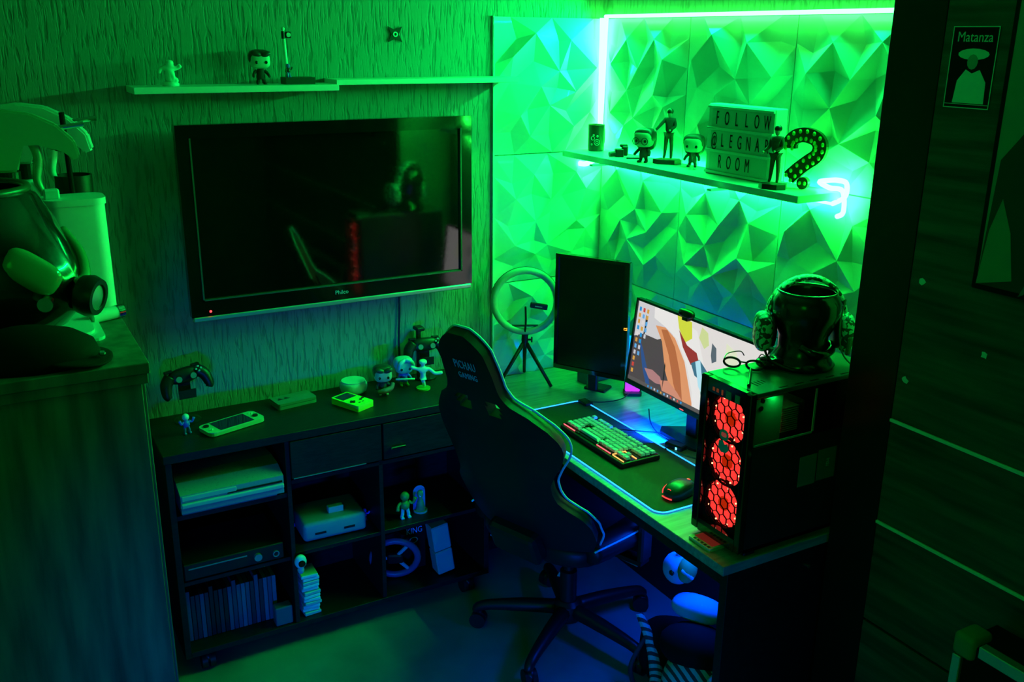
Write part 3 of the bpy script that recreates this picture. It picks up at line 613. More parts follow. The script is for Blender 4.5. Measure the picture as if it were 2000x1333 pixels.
# ---- keyboard
t=E('keyboard','compact backlit keyboard with pale keycaps on the mouse mat','keyboard',(-.478,-.795,.752),R(-90))
t.rotation_euler=(R(0),0,R(-90))
kw,kd=.362,.135
O('case',box(nb(),-kw/2-.004,kw/2+.004,-kd/2-.01,kd/2+.008,0,.018,.004,2),black_m,t)
O('plate',box(nb(),-kw/2,kw/2,-kd/2-.002,kd/2+.002,.018,.0195),gloss_m,t)
cap=M('keycap_pale',(.45,.62,.95),.45); capm={}
def keymesh(wd):
    if wd not in capm:
        bm=nb(); box(bm,-wd/2+.0007,wd/2-.0007,-.0088,.0088,0,.0095,.0012,taper=.8); bmesh.ops.recalc_face_normals(bm,faces=bm.faces); me=bpy.data.meshes.new('keycap'); bm.to_mesh(me); bm.free(); me.materials.append(cap); capm[wd]=me
    return capm[wd]
U=.0192
rows=[(0,[(0,1)]+[(x_,1) for x_ in (2,3,4,5,6.5,7.5,8.5,9.5,11,12,13,14)]+[(15.4,1),(16.4,1),(17.4,1)]),
(1.2,[(x_,1) for x_ in range(13)]+[(13,2),(15.4,1),(16.4,1),(17.4,1)]),
(2.2,[(0,1.5)]+[(1.5+k,1) for k in range(12)]+[(13.5,1.5),(15.4,1),(16.4,1),(17.4,1)]),
(3.2,[(0,1.75)]+[(1.75+k,1) for k in range(11)]+[(12.75,2.25)]),
(4.2,[(0,2.25)]+[(2.25+k,1) for k in range(10)]+[(12.25,2.75),(16.4,1)]),
(5.2,[(0,1.25),(1.25,1.25),(2.5,1.25),(3.75,6.25),(10,1.25),(11.25,1.25),(12.5,1.25),(13.75,1.25),(15.4,1),(16.4,1),(17.4,1)])]
missing={(3,2),(3,3),(4,2),(4,8)}
sw=glow('key_backlight',(1,.35,.08),2.2)
for ri,(ry,ks) in enumerate(rows):
    for ki,(kx,kwid) in enumerate(ks):
        px=-kw/2+.003+(kx+kwid/2)*U; py=kd/2-.012-ry*U
        if (ri,ki) in missing:
            O('switch',box(nb(),px-.004,px+.004,py-.004,py+.004,.0195,.026,.001),dark_m,t); continue
        o=bpy.data.objects.new('keycap',keymesh(kwid*U)); COL.objects.link(o); o.parent=t; o.location=(px,py,.0205)
bm=nb()
for a,b in ((-kw/2+.004,-kw/2+.075),(kw/2-.155,kw/2-.075)): box(bm,a,b,-kd/2-.0005,-kd/2+.0015,.0195,.0225)
O('front_glow',bm,glow('key_red',(1,.08,.12),2.2),t)
bm=nb(); box(bm,kw/2-.062,kw/2-.002,-kd/2+.05,-kd/2+.052,.0195,.0225); box(bm,kw/2-.067,kw/2-.0655,-kd/2+.002,-kd/2+.055,.0195,.0225); box(bm,kw/2-.062,kw/2-.002,-kd/2-.0005,-kd/2+.0015,.0195,.0222)
O('arrow_glow',bm,sw,t)
tag(O('keyboard_cable',tube(nb(),[(-.405,-.72,.765),(-.33,-.76,.756),(-.22,-.85,.753),(-.14,-1.0,.753),(-.12,-1.2,.753)],.0022,6),black_m),'thin black cable leaving the back of the keyboard','cable')
tag(O('monitor_cable',tube(nb(),[(-.325,-.45,.757),(-.27,-.47,.753),(-.2,-.48,.756),(-.12,-.44,.76)],.002,6),black_m),'thin black cable crossing the desk from the lit mat','cable')
tag(O('monitor_cable',tube(nb(),[(-.24,-.7,.80),(-.27,-.76,.765),(-.28,-.86,.753),(-.24,-1.0,.753),(-.2,-1.1,.753)],.0022,6),black_m),'black cable looping on the desk below the lit monitor','cable')
# ---- mouse
t=E('mouse','dark gaming mouse with red lit ring and red logo','mouse',(-.505,-1.205,.751),R(-78))
bm=nb(); sq(bm,(0,0,.014),(.034,.06,.026),.82,26)
for v in bm.verts: v.co.z=max(v.co.z,0); v.co.z+=(.006*math.sin((v.co.y+.06)/.12*PI) if v.co.z>.01 else 0)
O('shell',bm,M('mouse_shell',(.02,.03,.03),.35),t,True)
rg=glow('red_glow',(1,.05,.05),1.6)
bm=nb(); tube(bm,[(-.036,-.035,.004),(-.037,-.03,.018),(-.036,-.005,.026),(-.034,.03,.018)],.0016,6); O('side_light',bm,rg,t)
bm=nb(); tube(bm,[(.009*math.cos(R(a)),-.047+.0035*math.cos(R(a)*0)+.0*a,.027+.006*math.sin(R(a))) for a in range(0,360,30)],.0012,6,closed=True,k=1); O('logo_ring',bm,rg,t,loc=(0,-.006,0)); 
O('tail_light',tube(nb(),[(-.018,-.0585,.008),(.0,-.0605,.008),(.018,-.0585,.008)],.002,6),rg,t)
O('scroll_wheel',cyl(nb(),(-.003,.038,.032),(.003,.038,.032),.009,n=16),rg,t)
# ---- small white remote
t=E('remote_player','small white hand-held player with a painted red reflection on its screen on the desk corner','remote',(-.62,-1.465,.7485),R(0))
O('body',prism(nb(),rrect(.055,.088,.005),(0,0,0),(1,0,0),(0,1,0),.009),M('cream_plastic',(.75,.72,.5),.4),t)
O('screen',box(nb(),-.012,.022,-.036,.036,.0088,.0098),M('screen_red_reflection',(.12,.03,.03),.06,emit=(1,.08,.05),es=.10),t)  # red reflection put into the screen's colour and faint glow
bm=nb()
for k in range(5): box(bm,-.024,-.017,-.036+k*.014,-.028+k*.014,.0088,.0098)
O('button',bm,dark_m,t)
# ---- ring light
t=E('ring_light','unlit white ring light with phone clip on a black tripod','ring light',(-.425,-.135,.748),R(-28))
O('ring',tube(nb(),[(.122*math.cos(R(a)),0,.335+.122*math.sin(R(a))) for a in range(0,360,20)],.0135,14,closed=True,k=2,flat=1),M('ring_diffuser',(.45,.5,.46),.35),t,True)
O('ring_back',tube(nb(),[(.124*math.cos(R(a)),.008,.335+.124*math.sin(R(a))) for a in range(0,360,20)],.0125,12,closed=True,k=2),black_m,t,True)
bm=nb(); tube(bm,[(0,-.01,.215),(.002,-.018,.26),(.0,-.02,.32)],.004,8); O('gooseneck',bm,black_m,t,True)
O('crossbar',box(nb(),-.055,.055,-.004,.008,.234,.239),black_m,t)
ph=O('phone_clip',box(nb(),-.034,.034,-.03,-.018,.316,.338,.003),black_m,t,rot=(0,R(9),0)); O('clip_print',box(nb(),-.015,.013,-.0312,-.03,.324,.3275),lgrey_m,ph)
bm=nb(); cyl(bm,(0,0,.155),(0,0,.2),.0125,n=16); cyl(bm,(0,0,.2),(0,0,.22),.007,n=12); cyl(bm,(.012,0,.18),(.026,0,.18),.004,n=10); box(bm,.024,.03,-.003,.003,.168,.192,.002); O('tripod_head',bm,black_m,t,'auto')
for a in (208,330,88):
    d=Vector((math.cos(R(a)),math.sin(R(a)),0)); O('leg',tube(nb(),[d*.008+Vector((0,0,.165)),d*.12+Vector((0,0,.005))],[.0085,.0065],8,k=1),black_m,t,True)
# ---- portrait monitor
def basis(p,xd,zd):
    xd=Vector(xd).normalized(); zd=Vector(zd).normalized(); yd=zd.cross(xd).normalized(); xd=yd.cross(zd)
    mm=Matrix((xd,yd,zd)).transposed().to_4x4(); mm.translation=Vector(p); return mm
t=E('portrait_monitor','black monitor turned upright, screen off, beside the ring light','monitor',(-.278,-.370,.748),math.atan2(-.273,.155))
mw,mh=.300,.452
bm=nb(); ring(bm,-mw/2,mw/2,.088,.088+mh,.012,.016,.016,.012,-.008,.012); O('bezel',bm,gloss_m,t)
O('screen',box(nb(),-mw/2+.011,mw/2-.015,-.003,.006,.1,.088+mh-.011),M('off_panel',(.004,.005,.004),.22,spec=.45),t)
O('back_shell',box(nb(),-mw/2+.002,mw/2-.002,.012,.032,.09,.086+mh,.01),black_m,t)
O('side_strip',box(nb(),mw/2,mw/2+.004,-.006,.016,.09,.086+mh,.001),chrome_m,t)
O('arm',box(nb(),-.02,.02,.03,.05,0.01,.36,.004),black_m,t); O('foot',box(nb(),-.045,.045,.05,.12,0,.012,.004),black_m,t)
O('power_light',tube(nb(),[(mw/2-.009,-.0095,.288),(mw/2+.003,-.0095,.288),(mw/2+.003,-.0095,.2945),(mw/2-.009,-.0095,.2945)],.0013,6,closed=True,k=1),glow('orange_glow',(1,.28,.02),3),t)
t=tag(O('router_box',box(nb(),-.075,.075,-.03,.03,0,.075,.002),M('navy_box',(.02,.06,.16),.4),loc=(-.15,-.235,.748),rot=(0,0,R(8))),'dark blue box on the desk behind the portrait monitor foot','box')
# ---- added glowing bar, stand-in for the portrait monitor's edge reflection
t=E('edge_reflection_bar','added violet and blue glowing bar, stand-in for the portrait monitor edge reflection','reflection stand-in',(-.12,-.44,.748),R(-30))
O('foot',prism(nb(),rrect(.07,.055,.01),(0,0,0),(1,0,0),(0,1,0),.012),black_m,t)
mb,n_,l_,b_=new_mat('reflection_gradient'); tcn=n_.new('ShaderNodeTexCoord'); sp=n_.new('ShaderNodeSeparateXYZ'); l_.new(tcn.outputs['Generated'],sp.inputs[0]); cr=n_.new('ShaderNodeValToRGB')
cr.color_ramp.elements[0].color=(.5,.02,1,1); cr.color_ramp.elements[1].color=(.0,.35,1,1); cr.color_ramp.elements[1].position=.8; cr.color_ramp.elements.new(.35).color=(.12,.04,1,1)
l_.new(sp.outputs[2],cr.inputs[0]); l_.new(cr.outputs[0],b_.inputs['Emission Color']); b_.inputs['Emission Strength'].default_value=1.6; b_.inputs['Base Color'].default_value=(.02,.02,.02,1)
O('glow_face',box(nb(),-.028,.028,-.006,.008,.012,.235,.003),mb,t); O('housing',box(nb(),-.03,.03,.008,.02,.012,.24,.003),black_m,t)
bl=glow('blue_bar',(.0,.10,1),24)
# ---- main monitor
TH=math.atan2(.035,.3)
t=E('main_monitor','wide lit monitor with a colourful desktop wallpaper behind the tower','monitor',(-.235,-.89,.748),R(-90))
sc0=Matrix.Rotation(-TH,4,'X')
mw,mh=.672,.318; zb=.108
def tilt(o): o.matrix_basis=Matrix.Translation((0,0,zb))@sc0@Matrix.Translation((0,0,-zb)); return o
bm=nb(); ring(bm,-mw/2,mw/2,zb,zb+mh,.009,.009,.018,.008,-.009,.012); bz=tilt(O('bezel',bm,M('bezel_dark',(.01,.012,.01),.25),t))
tilt(O('back_shell',box(nb(),-mw/2+.002,mw/2-.002,.012,.035,zb+.002,zb+mh-.002,.01),black_m,t))
O('neck',box(nb(),-.03,.03,.03,.05,.01,.3,.005),black_m,t); O('foot',prism(nb(),[(-.12,-.03),(-.09,-.06),(.09,-.06),(.12,-.03),(.05,.09),(-.05,.09)],(0,.03,0),(1,0,0),(0,1,0),.012),black_m,t)
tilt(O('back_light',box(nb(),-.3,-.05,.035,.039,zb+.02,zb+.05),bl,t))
tilt(O('indicator',box(nb(),-.02,.0,-.0105,-.009,zb+.004,zb+.007),glow('red_dot',(1,.1,.1),1.5),t))
# the picture on the screen: flat coloured shapes, lit
def sg(n,c,s=1): return glow('screen_'+n,c,s)
X0,X1,Z0,Z1=-mw/2+.009,mw/2-.009,zb+.018,zb+mh-.008
scr=tilt(O('screen',box(nb(),X0,X1,-.003,.004,Z0,Z1),sg('base',(.74,.70,.68)),t))
def sp_(name,pts,col,k,s=1):
    # pts in unit screen space, origin at the lower left
    P=[(X0+a*(X1-X0),Z0+b*(Z1-Z0)) for a,b in pts]
    bm=nb(); bm.faces.new([bm.verts.new((a,-.0031-.0001*k,b)) for a,b in P]); O(name,bm,sg(name+str(k),col,s),scr)
sp_('wallpaper_shape',[(0,0),(.52,0),(.5,.2),(.42,.42),(.3,.72),(.16,.86),(.0,.6)],(.075,.06,.065),1)
sp_('wallpaper_shape',[(.0,1),(.0,.55),(.08,.62),(.2,.62),(.32,.74),(.3,.82),(.14,1)],(.62,.60,.62),2)
sp_('wallpaper_shape',[(.17,.78),(.24,.62),(.3,.3),(.38,.06),(.5,0),(.56,0),(.5,.25),(.44,.5),(.34,.72),(.25,.8)],(.72,.30,.13),3)
sp_('wallpaper_shape',[(.22,.76),(.31,.5),(.38,.2),(.43,.05),(.47,.04),(.42,.35),(.35,.62),(.27,.78)],(.45,.14,.05),4)
sp_('wallpaper_shape',[(.15,.86),(.26,.80),(.36,.72),(.46,.48),(.53,.2),(.55,0),(.62,0),(.6,.5),(.5,.9),(.3,1),(.14,1)],(.80,.78,.76),5)
sp_('wallpaper_shape',[(.33,1),(.45,.98),(.47,.8),(.42,.72),(.36,.85)],(.62,.68,.05),6)
sp_('wallpaper_shape',[(.36,.84),(.44,.7),(.52,.66),(.55,.56),(.49,.5),(.41,.66)],(.30,.03,.03),7)
sp_('wallpaper_shape',[(.49,.52),(.55,.6),(.62,.5),(.64,.3),(.60,.2),(.57,.38),(.53,.4)],(.05,.16,.24),8)
sp_('wallpaper_shape',[(.52,.56),(.555,.6),(.59,.4),(.6,.24),(.57,.3)],(.45,.75,.85),9)
sp_('wallpaper_shape',[(.53,.97),(.58,.93),(.6,.8),(.57,.74),(.52,.84)],(.60,.68,.30),10)
sp_('wallpaper_shape',[(.62,.84),(.655,.8),(.67,.66),(.64,.62),(.625,.7)],(.10,.13,.16),11)
sp_('wallpaper_shape',[(.05,.55),(.09,.45),(.16,.2),(.2,.02),(.17,.0),(.11,.22)],(.03,.08,.25),12)
sp_('wallpaper_shape',[(.13,.22),(.2,.24),(.27,.2),(.3,.12),(.24,.1),(.18,.12)],(.42,.20,.2),13)
sp_('wallpaper_shape',[(.27,.16),(.34,.2),(.42,.12),(.47,.05),(.3,.05)],(.62,.26,.16),14)
sp_('wallpaper_shape',[(.72,.9),(.8,.84),(.84,.6),(.78,.5),(.73,.7)],(.72,.76,.55),15)
sp_('wallpaper_line',[(.08,.86),(.1,.8),(.09,.62),(.075,.52),(.082,.7)],(.02,.02,.03),16)
sp_('wallpaper_line',[(.29,.4),(.3,.36),(.305,.22),(.3,.05),(.295,.2)],(.02,.02,.02),17)
sp_('taskbar',[(0,0),(1,0),(1,.045),(0,.045)],(.10,.09,.09),18)
ic=[(.55,.05,.04),(.02,.25,.6),(.65,.6,.6),(.1,.35,.7),(.6,.3,.05),(.5,.5,.55)]
rnd=random.Random(3)
for c_ in range(3):
    for r_ in range(11 if c_==0 else 8 if c_==1 else 5):
        a=.018+c_*.033; b=.93-r_*.078; col=rnd.choice(ic); sp_('desktop_icon',[(a,b-.05),(a+.018,b-.05),(a+.018,b),(a,b)],col,20,1.1)
for k in range(11):
    a=.18+k*.028; sp_('taskbar_icon',[(a,.01),(a+.011,.01),(a+.011,.035),(a,.035)],rnd.choice(ic),21,1.3)
# webcam on the monitor
t=E('webcam','small black rounded webcam clipped on top of the lit monitor','webcam',(-.21,-.835,1.172),R(-90))
O('body',sq(nb(),(0,0,.012),(.036,.014,.015),.7,20),black_m,t,True); O('lens',cyl(nb(),(-.014,-.013,.013),(-.014,-.018,.013),.006,n=16),gloss_m,t); O('clip',box(nb(),-.014,.014,-.01,.02,-.012,.002,.002),black_m,t)
t=E('display_adapter','small black adapter with a tiny blue light beneath the lit monitor','adapter',(-.30,-.93,.748),R(-75))
O('block',box(nb(),-.035,.035,-.018,.018,0,.022,.004),black_m,t); O('indicator',box(nb(),.012,.018,-.0195,-.0175,.008,.016),glow('cyan_dot',(.1,.6,1),4),t)
t=tag(O('ruler_bar',box(nb(),-.13,.13,-.02,.02,0,.006,.001),M('olive_card',(.08,.12,.04),.5),loc=(-.27,-1.03,.748),rot=(0,0,R(-68))),'flat dark olive strip lying on the desk behind the mat','strip')
# ================================================================== PC TOWER
px0,px1,py0,py1,pz0,pz1=-.612,-.155,-1.578,-1.385,.765,1.215
t=E('computer_tower','black computer tower with three red fans and window on the desk','computer',((px0+px1)/2,(py0+py1)/2,.748))
cx,cy=(px0+px1)/2,(py0+py1)/2
X=lambda x:x-cx
Y=lambda y:y-cy
Zz=lambda z:z-.748
pc=lambda n,x0,x1,y0,y1,z0,z1,m_=black_m,bev=0,par=None:O(n,box(nb(),X(x0),X(x1),Y(y0),Y(y1),Zz(z0),Zz(z1),bev,2 if bev>.003 else 1),m_,par or t)
pcm=M('tower_black',(.016,.016,.016),.35,spec=.5)
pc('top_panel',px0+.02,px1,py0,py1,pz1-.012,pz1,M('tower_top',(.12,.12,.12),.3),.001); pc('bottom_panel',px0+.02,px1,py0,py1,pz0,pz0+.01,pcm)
pc('rear_panel',px1-.006,px1,py0,py1,pz0+.01,pz1-.012,pcm); pc('far_side_panel',px0+.02,px1-.006,py1-.004,py1,pz0+.01,pz1-.012,pcm)
sh=pc('power_shroud',px0+.07,px1-.008,py0+.004,py1-.006,pz0+.01,pz0+.105,pcm)
# front frame with round openings: front face built as ring plates
fz=[.868,.991,1.114]
bm=nb(); box(bm,X(px0),X(px0+.02),Y(py0),Y(py0+.022),Zz(pz0),Zz(pz1),.004,2); box(bm,X(px0),X(px0+.02),Y(py1-.028),Y(py1),Zz(pz0),Zz(pz1),.004,2)
box(bm,X(px0),X(px0+.02),Y(py0+.02),Y(py1-.03),Zz(pz0),Zz(pz0+.036)); box(bm,X(px0),X(px0+.02),Y(py0+.02),Y(py1-.03),Zz(pz1-.04),Zz(pz1))
O('front_frame',bm,gloss_m,t)
fy=-1.483
glowr=M('fan_red',(.5,.02,.02),.4,emit=(1,.055,.045),es=.8); bright=glow('fan_led',(1,.32,.16),3.5); hubm=M('fan_hub',(.3,.01,.01),.4,emit=(1,.03,.0),es=.42)
for z_ in fz:
    fn=O('fan',lathe(nb(),[(.0655,0),(.0685,0),(.0685,.022),(.0655,.022)],36,close=True),matte_m,t,loc=(X(px0+.02),Y(fy),Zz(z_)),rot=(0,R(90),0))
    O('fan_disc',lathe(nb(),[(.002,.011),(.0655,.011),(.0655,.013),(.002,.013)],36),glowr,fn); O('fan_hub',lathe(nb(),[(.002,.001),(.017,.001),(.02,.004),(.02,.018),(.002,.018)],24),hubm,fn,'auto')
    for k in range(9):
        a=R(40*k); bm=nb(); pts=[(.019,-.006),(.063,.0),(.061,.024),(.018,.008)]
        vs=[bm.verts.new((p*math.cos(a)-q_*math.sin(a),p*math.sin(a)+q_*math.cos(a),z)) for (p,q_),z in zip(pts,(.005,.004,.009,.009))]
        bm.faces.new(vs); g=bmesh.ops.solidify(bm,geom=bm.faces[:],thickness=.001); O('fan_blade',bm,glowr,fn)
    for k in range(8):
        a=R(45*k+20); O('fan_light',ball(nb(),(.056*math.cos(a),.056*math.sin(a),.0),.0026,8),bright,fn)
# honeycomb grille in front of the fans (one moulded piece)
bm=nb(); hr=.0158; gx=px0+.012
row=0; zc=pz0+.04
while zc<pz1-.03:
    for k in range(-5,6):
        yc=fy+k*hr*1.732+(hr*.866 if row%2 else 0)
        if not(py0+.01<yc<py1-.024): continue
        if min(math.hypot(yc-fy,zc-z_) for z_ in fz)>.072: continue
        P=[(yc+hr*math.cos(R(60*j+30)),zc+hr*math.sin(R(60*j+30))) for j in range(6)]
        for j in range(6):
            a=P[j];b=P[(j+1)%6]; d=Vector((b[0]-a[0],b[1]-a[1])).normalized()*.0009; nrm=Vector((-d.y,d.x))
            q=[(a[0]+nrm.x,a[1]+nrm.y),(b[0]+nrm.x,b[1]+nrm.y),(b[0]-nrm.x,b[1]-nrm.y),(a[0]-nrm.x,a[1]-nrm.y)]
            A=[bm.verts.new((X(gx),Y(min(max(yy,py0+.02),py1-.027)),Zz(zz_))) for yy,zz_ in q]; B=[bm.verts.new(v.co+Vector((.003,0,0))) for v in A]
            bm.faces.new(A); 
            for e in range(4): bm.faces.new((A[e],A[(e+1)%4],B[(e+1)%4],B[e]))
    zc+=hr*1.5; row+=1
O('honeycomb_grille',bm,matte_m,t)
# masks between the round openings
bm=nb(); xx=px0+.0165
for sy in (-1,1):
    for j in range(len(fz)+1):
        pass
N=40
def edge(z): # half-width of the union of fan circles at height z
    return max([math.sqrt(max(0,.066**2-(z-c)**2)) for c in fz])
zs=[pz0+.034+i*(pz1-.038-pz0-.034)/90 for i in range(91)]
for sgn,lim in ((-1,fy-(py0+.020)),(1,(py1-.026)-fy)):
    prev=None
    for z_ in zs:
        e_=min(edge(z_),lim); a=bm.verts.new((X(xx),Y(fy+sgn*e_),Zz(z_))); b=bm.verts.new((X(xx),Y(fy+sgn*lim),Zz(z_)))
        if prev: bm.faces.new((prev[0],a,b,prev[1]))
        prev=(a,b)
O('opening_surround',bm,matte_m,t)
# round holes' mask is single-skinned: give it body
md=bpy.data.objects['opening_surround'].modifiers.new('s','SOLIDIFY'); md.thickness=.002
st=M('sticker_blue',(.12,.45,.7),.4)
so=O('sticker',prism(nb(),rrect(.034,.03,.014,5),(0,0,0),(0,-1,0),(0,0,1),.0006),st,t,loc=(X(px0+.0105),Y(fy+.004),Zz(fz[1]+.078)))
O('sticker',prism(nb(),[(-.02,-.012),(-.008,-.022),(.01,-.02),(.021,-.008),(.014,.008),(.004,.002),(-.005,.012),(-.018,.008)],(0,0,0),(0,-1,0),(0,0,1),.0006),st,t,loc=(X(px0+.0105),Y(fy+.003),Zz(fz[1]+.05)))
O('sticker_face',prism(nb(),rrect(.02,.012,.005,4),(0,0,0),(0,-1,0),(0,0,1),.0006),M('sticker_red',(.55,.1,.12),.4,emit=(1,.1,.1),es=.2),t,loc=(X(px0+.0098),Y(fy+.004),Zz(fz[1]+.079)))
# front ports
pm=M('port_metal',(.3,.35,.45),.3,metal=.4)
for yy,w_,c in ((fy+.045,.008,.010),(fy+.03,.008,.01),(fy+.012,.006,.014),(fy-.012,.02,.022),(fy-.045,.018,.022)):
    pc('port',px0-.001,px0+.002,yy-w_/2,yy+w_/2,pz1-.028-c/2,pz1-.028+c/2,pm if w_>.01 else M('port_red',(.3,.1,.1),.4,emit=(.9,.1,.05),es=.12))
# window side: glass above, dark lower skirt
pc('skirt_panel',px0+.02,px1,py0,py0+.003,pz0,1.064,pcm)
pc('glass_side',px0+.02,px1,py0,py0+.0025,1.065,pz1-.013,pane_m)
bm=nb(); x0_,x1_,z0_,z1_=px0+.02,px1-.235,1.075,pz1-.02
box(bm,X(x1_),X(x1_+.006),Y(py0-.002),Y(py0),Zz(z0_),Zz(z1_)); box(bm,X(x0_),X(x1_),Y(py0-.002),Y(py0),Zz(z0_-.005),Zz(z0_)); O('window_trim',bm,M('trim_pale',(.25,.35,.28),.3),t)
for (a,b) in ((px0+.035,pz1-.02),(px1-.02,pz1-.02)): O('thumb_screw',cyl(nb(),(X(a),Y(py0),Zz(b)),(X(a),Y(py0-.005),Zz(b)),.006,n=16),black_m,t)
bd=pc('circuit_board',px0+.12,px1-.03,py1-.012,py1-.006,pz0+.13,pz1-.025,M('board_green',(.05,.09,.06),.5))
pc('cpu_cooler',px0+.2,px0+.28,py1-.11,py1-.012,pz0+.28,pz0+.36,alu_m,.004); 
for k in range(12): pc('radiator_fin',px0+.14,px0+.2,py0+.03,py0+.09,pz1-.14+k*.006,pz1-.138+k*.006,lgrey_m)
pc('graphics_card',px0+.08,px1-.02,py0+.02,py1-.014,pz0+.17,pz0+.205,pcm,.004)
pc('card_edge_label',px0+.12,px0+.22,py0+.0185,py0+.02,pz0+.178,pz0+.196,lgrey_m)
pc('power_label',-.352,-.285,py0-.001,py0,.922,1.012,M('label_grey',(.10,.16,.12),.25))
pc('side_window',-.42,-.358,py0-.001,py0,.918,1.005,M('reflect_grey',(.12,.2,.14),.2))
text('MSI',.016,lgrey_m,t,(X(-.315),Y(py0-.0013),Zz(.97)),(R(90),R(90),0))
bm=nb()
for k in range(6): box(bm,X(px0+.1+k*.055),X(px0+.13+k*.055),Y(py0+.008),Y(py0+.013),Zz(pz1-.001),Zz(pz1+.0004))
for k in range(4): box(bm,X(px0+.06+k*.012),X(px0+.064+k*.012),Y(py0+.045+k*.004),Y(py0+.075),Zz(pz1-.001),Zz(pz1+.0004))
O('vent_slot',bm,matte_m,t)
for a in (px0+.05,px1-.05):
    for b in (py0+.02,py1-.03): O('foot',box(nb(),X(a-.02),X(a+.02),Y(b-.012),Y(b+.012),0,.0175,.003),black_m,t)
O('inner_bracket',box(nb(),X(px0+.03),X(px0+.125),Y(py0+.016),Y(py0+.018),Zz(1.06),Zz(1.19),.001),M('bracket_grey',(.7,.7,.7),.4),t)
O('bracket_hole',cyl(nb(),(X(px0+.05),Y(py0+.0145),Zz(1.165)),(X(px0+.05),Y(py0+.0159),Zz(1.165)),.007,n=16),matte_m,t)
il=area('tower_inner_fill',(px0+.09,py0+.03,pz1-.02),(px0+.07,py0+.013,1.06),.08,.01,(0,1,.1),.12); il.location.y=py0+.008; O('inner_fill_strip',box(nb(),X(px0+.14),X(px1-.2),Y(py1-.02),Y(py1-.018),Zz(pz1-.03),Zz(pz1-.027)),glow('inner_green',(.0,1,.12),6),t)  # added fill and glowing strip imitate the green sheen in the window
# ---- on the tower
PT=1.2155
t=E('headphone_pot','glossy black head-shaped pot with open rim on the computer tower','stand',(-.325,-1.455,PT))
O('shell',lathe(nb(),[(.086,0),(.09,.008),(.078,.022),(.064,.05),(.066,.085),(.082,.12),(.0915,.15),(.09,.18),(.078,.205),(.074,.207),(.072,.2),(.082,.18),(.08,.15),(.05,.1),(.002,.09)],40),M('pot_gloss',(.006,.008,.006),.18,spec=.6),t,True)
O('rim',tube(nb(),[(.0765*math.cos(R(a)),.0765*math.sin(R(a)),.206) for a in range(0,360,20)],.0035,8,closed=True,k=2),gloss_m,t,True)
O('mouth_ridge',tube(nb(),[(-.052,-.045,.07),(-.035,-.075,.055),(0,-.08,.05),(.04,-.065,.052),(.06,-.04,.06)],.012,8),gloss_m,t,True)
camo=two('camo_print',(.02,.05,.03),(.85,.9,.85),75,.4,(1,1,1),0,.49,.51,detail=1)
t=E('gaming_headset','camouflage headset with boom microphone hung over the black pot','headphones',(-.325,-1.455,PT),R(-30))
bm=nb(); arc=[(.105*math.cos(R(a))+.008,.022,.120+.118*math.sin(R(a))) for a in range(-5,186,12)]
tube(bm,arc,.021,10,k=2,flat=.35); O('headband',bm,camo,t,True)
for sg_ in (-1,1):
    O('ear_cup',sq(nb(),(sg_*.110,.0,.092),(.023,.046,.054),.72,22),camo,t,True); O('ear_pad',sq(nb(),(sg_*.088,.0,.093),(.012,.036,.044),.75,20),black_m,t,True)
O('boom',tube(nb(),[(-.112,-.01,.075),(-.1,-.05,.03),(-.05,-.085,.012),(-.02,-.09,.014)],.0035,8),black_m,t,True)
O('microphone',ball(nb(),(-.005,-.092,.016),(.019,.0125,.0125),16),black_m,t,True)
tag(O('headset_cable',tube(nb(),[(-.19,-1.545,PT+.03),(-.19,-1.583,PT-.01),(-.195,-1.588,1.12),(-.205,-1.587,1.02),(-.218,-1.587,1.005),(-.215,-1.587,1.05),(-.2,-1.588,1.12),(-.225,-1.588,PT-.02),(-.24,-1.57,PT+.006),(-.27,-1.545,PT+.05),(-.29,-1.545,PT+.13),(-.285,-1.55,PT+.2)],.0022,6,k=8),M('cable_grey',(.12,.2,.12),.5)),'thin looped cable hanging down the side of the computer tower','cable')
tag(O('inline_remote',box(nb(),-.008,.008,-.005,.005,-.025,.025,.004),M('remote_olive',(.06,.1,.05),.5),loc=(-.262,-1.558,PT+.07),rot=(0,R(6),0)),'small in-line remote on the headset cable before the pot','remote')
t=E('spectacles','folded black spectacles lying on the computer tower','glasses',(-.50,-1.42,PT),R(-55))
bm=nb()
for s_ in (-1,1): tube(bm,[(s_*.03+  .022*math.cos(R(a)),0,.017+.013*math.sin(R(a))) for a in range(0,360,30)],.0032,6,closed=True,k=2)
box(bm,-.009,.009,-.002,.002,.02,.023); O('lens_frame',bm,gloss_m,t)
for s_ in (-1,1): O('temple',tube(nb(),[(s_*.052,0,.024),(s_*.053,.05,.024),(s_*.03,.095,.02),(s_*.02,.105,.006)],.0015,6),black_m,t)
tag(O('stylus',tube(nb(),[(-.49,-1.44,PT+.006),(-.58,-1.53,PT+.005)],[.0035,.0045],8,k=1),black_m),'black stylus lying across the front of the computer tower top','pen')
t=E('dark_pouch','small glossy black case lying beside the pot on the tower','case',(-.415,-1.44,PT),R(-20)); O('case_body',sq(nb(),(0,0,.014),(.045,.028,.014),.75,20),gloss_m,t,True); O('zip_line',tube(nb(),[(-.044,-.012,.015),(0,-.0285,.016),(.044,-.012,.015)],.0012,6),chrome_m,t)
# ================================================================== GAMING CHAIR
ps=R(20); rec=R(22); HX,HY=-.577,-.726
t=E('gaming_chair','black racing-style gaming chair with light piping at the desk','chair',(HX,HY,0),ps)   # local +x faces the desk
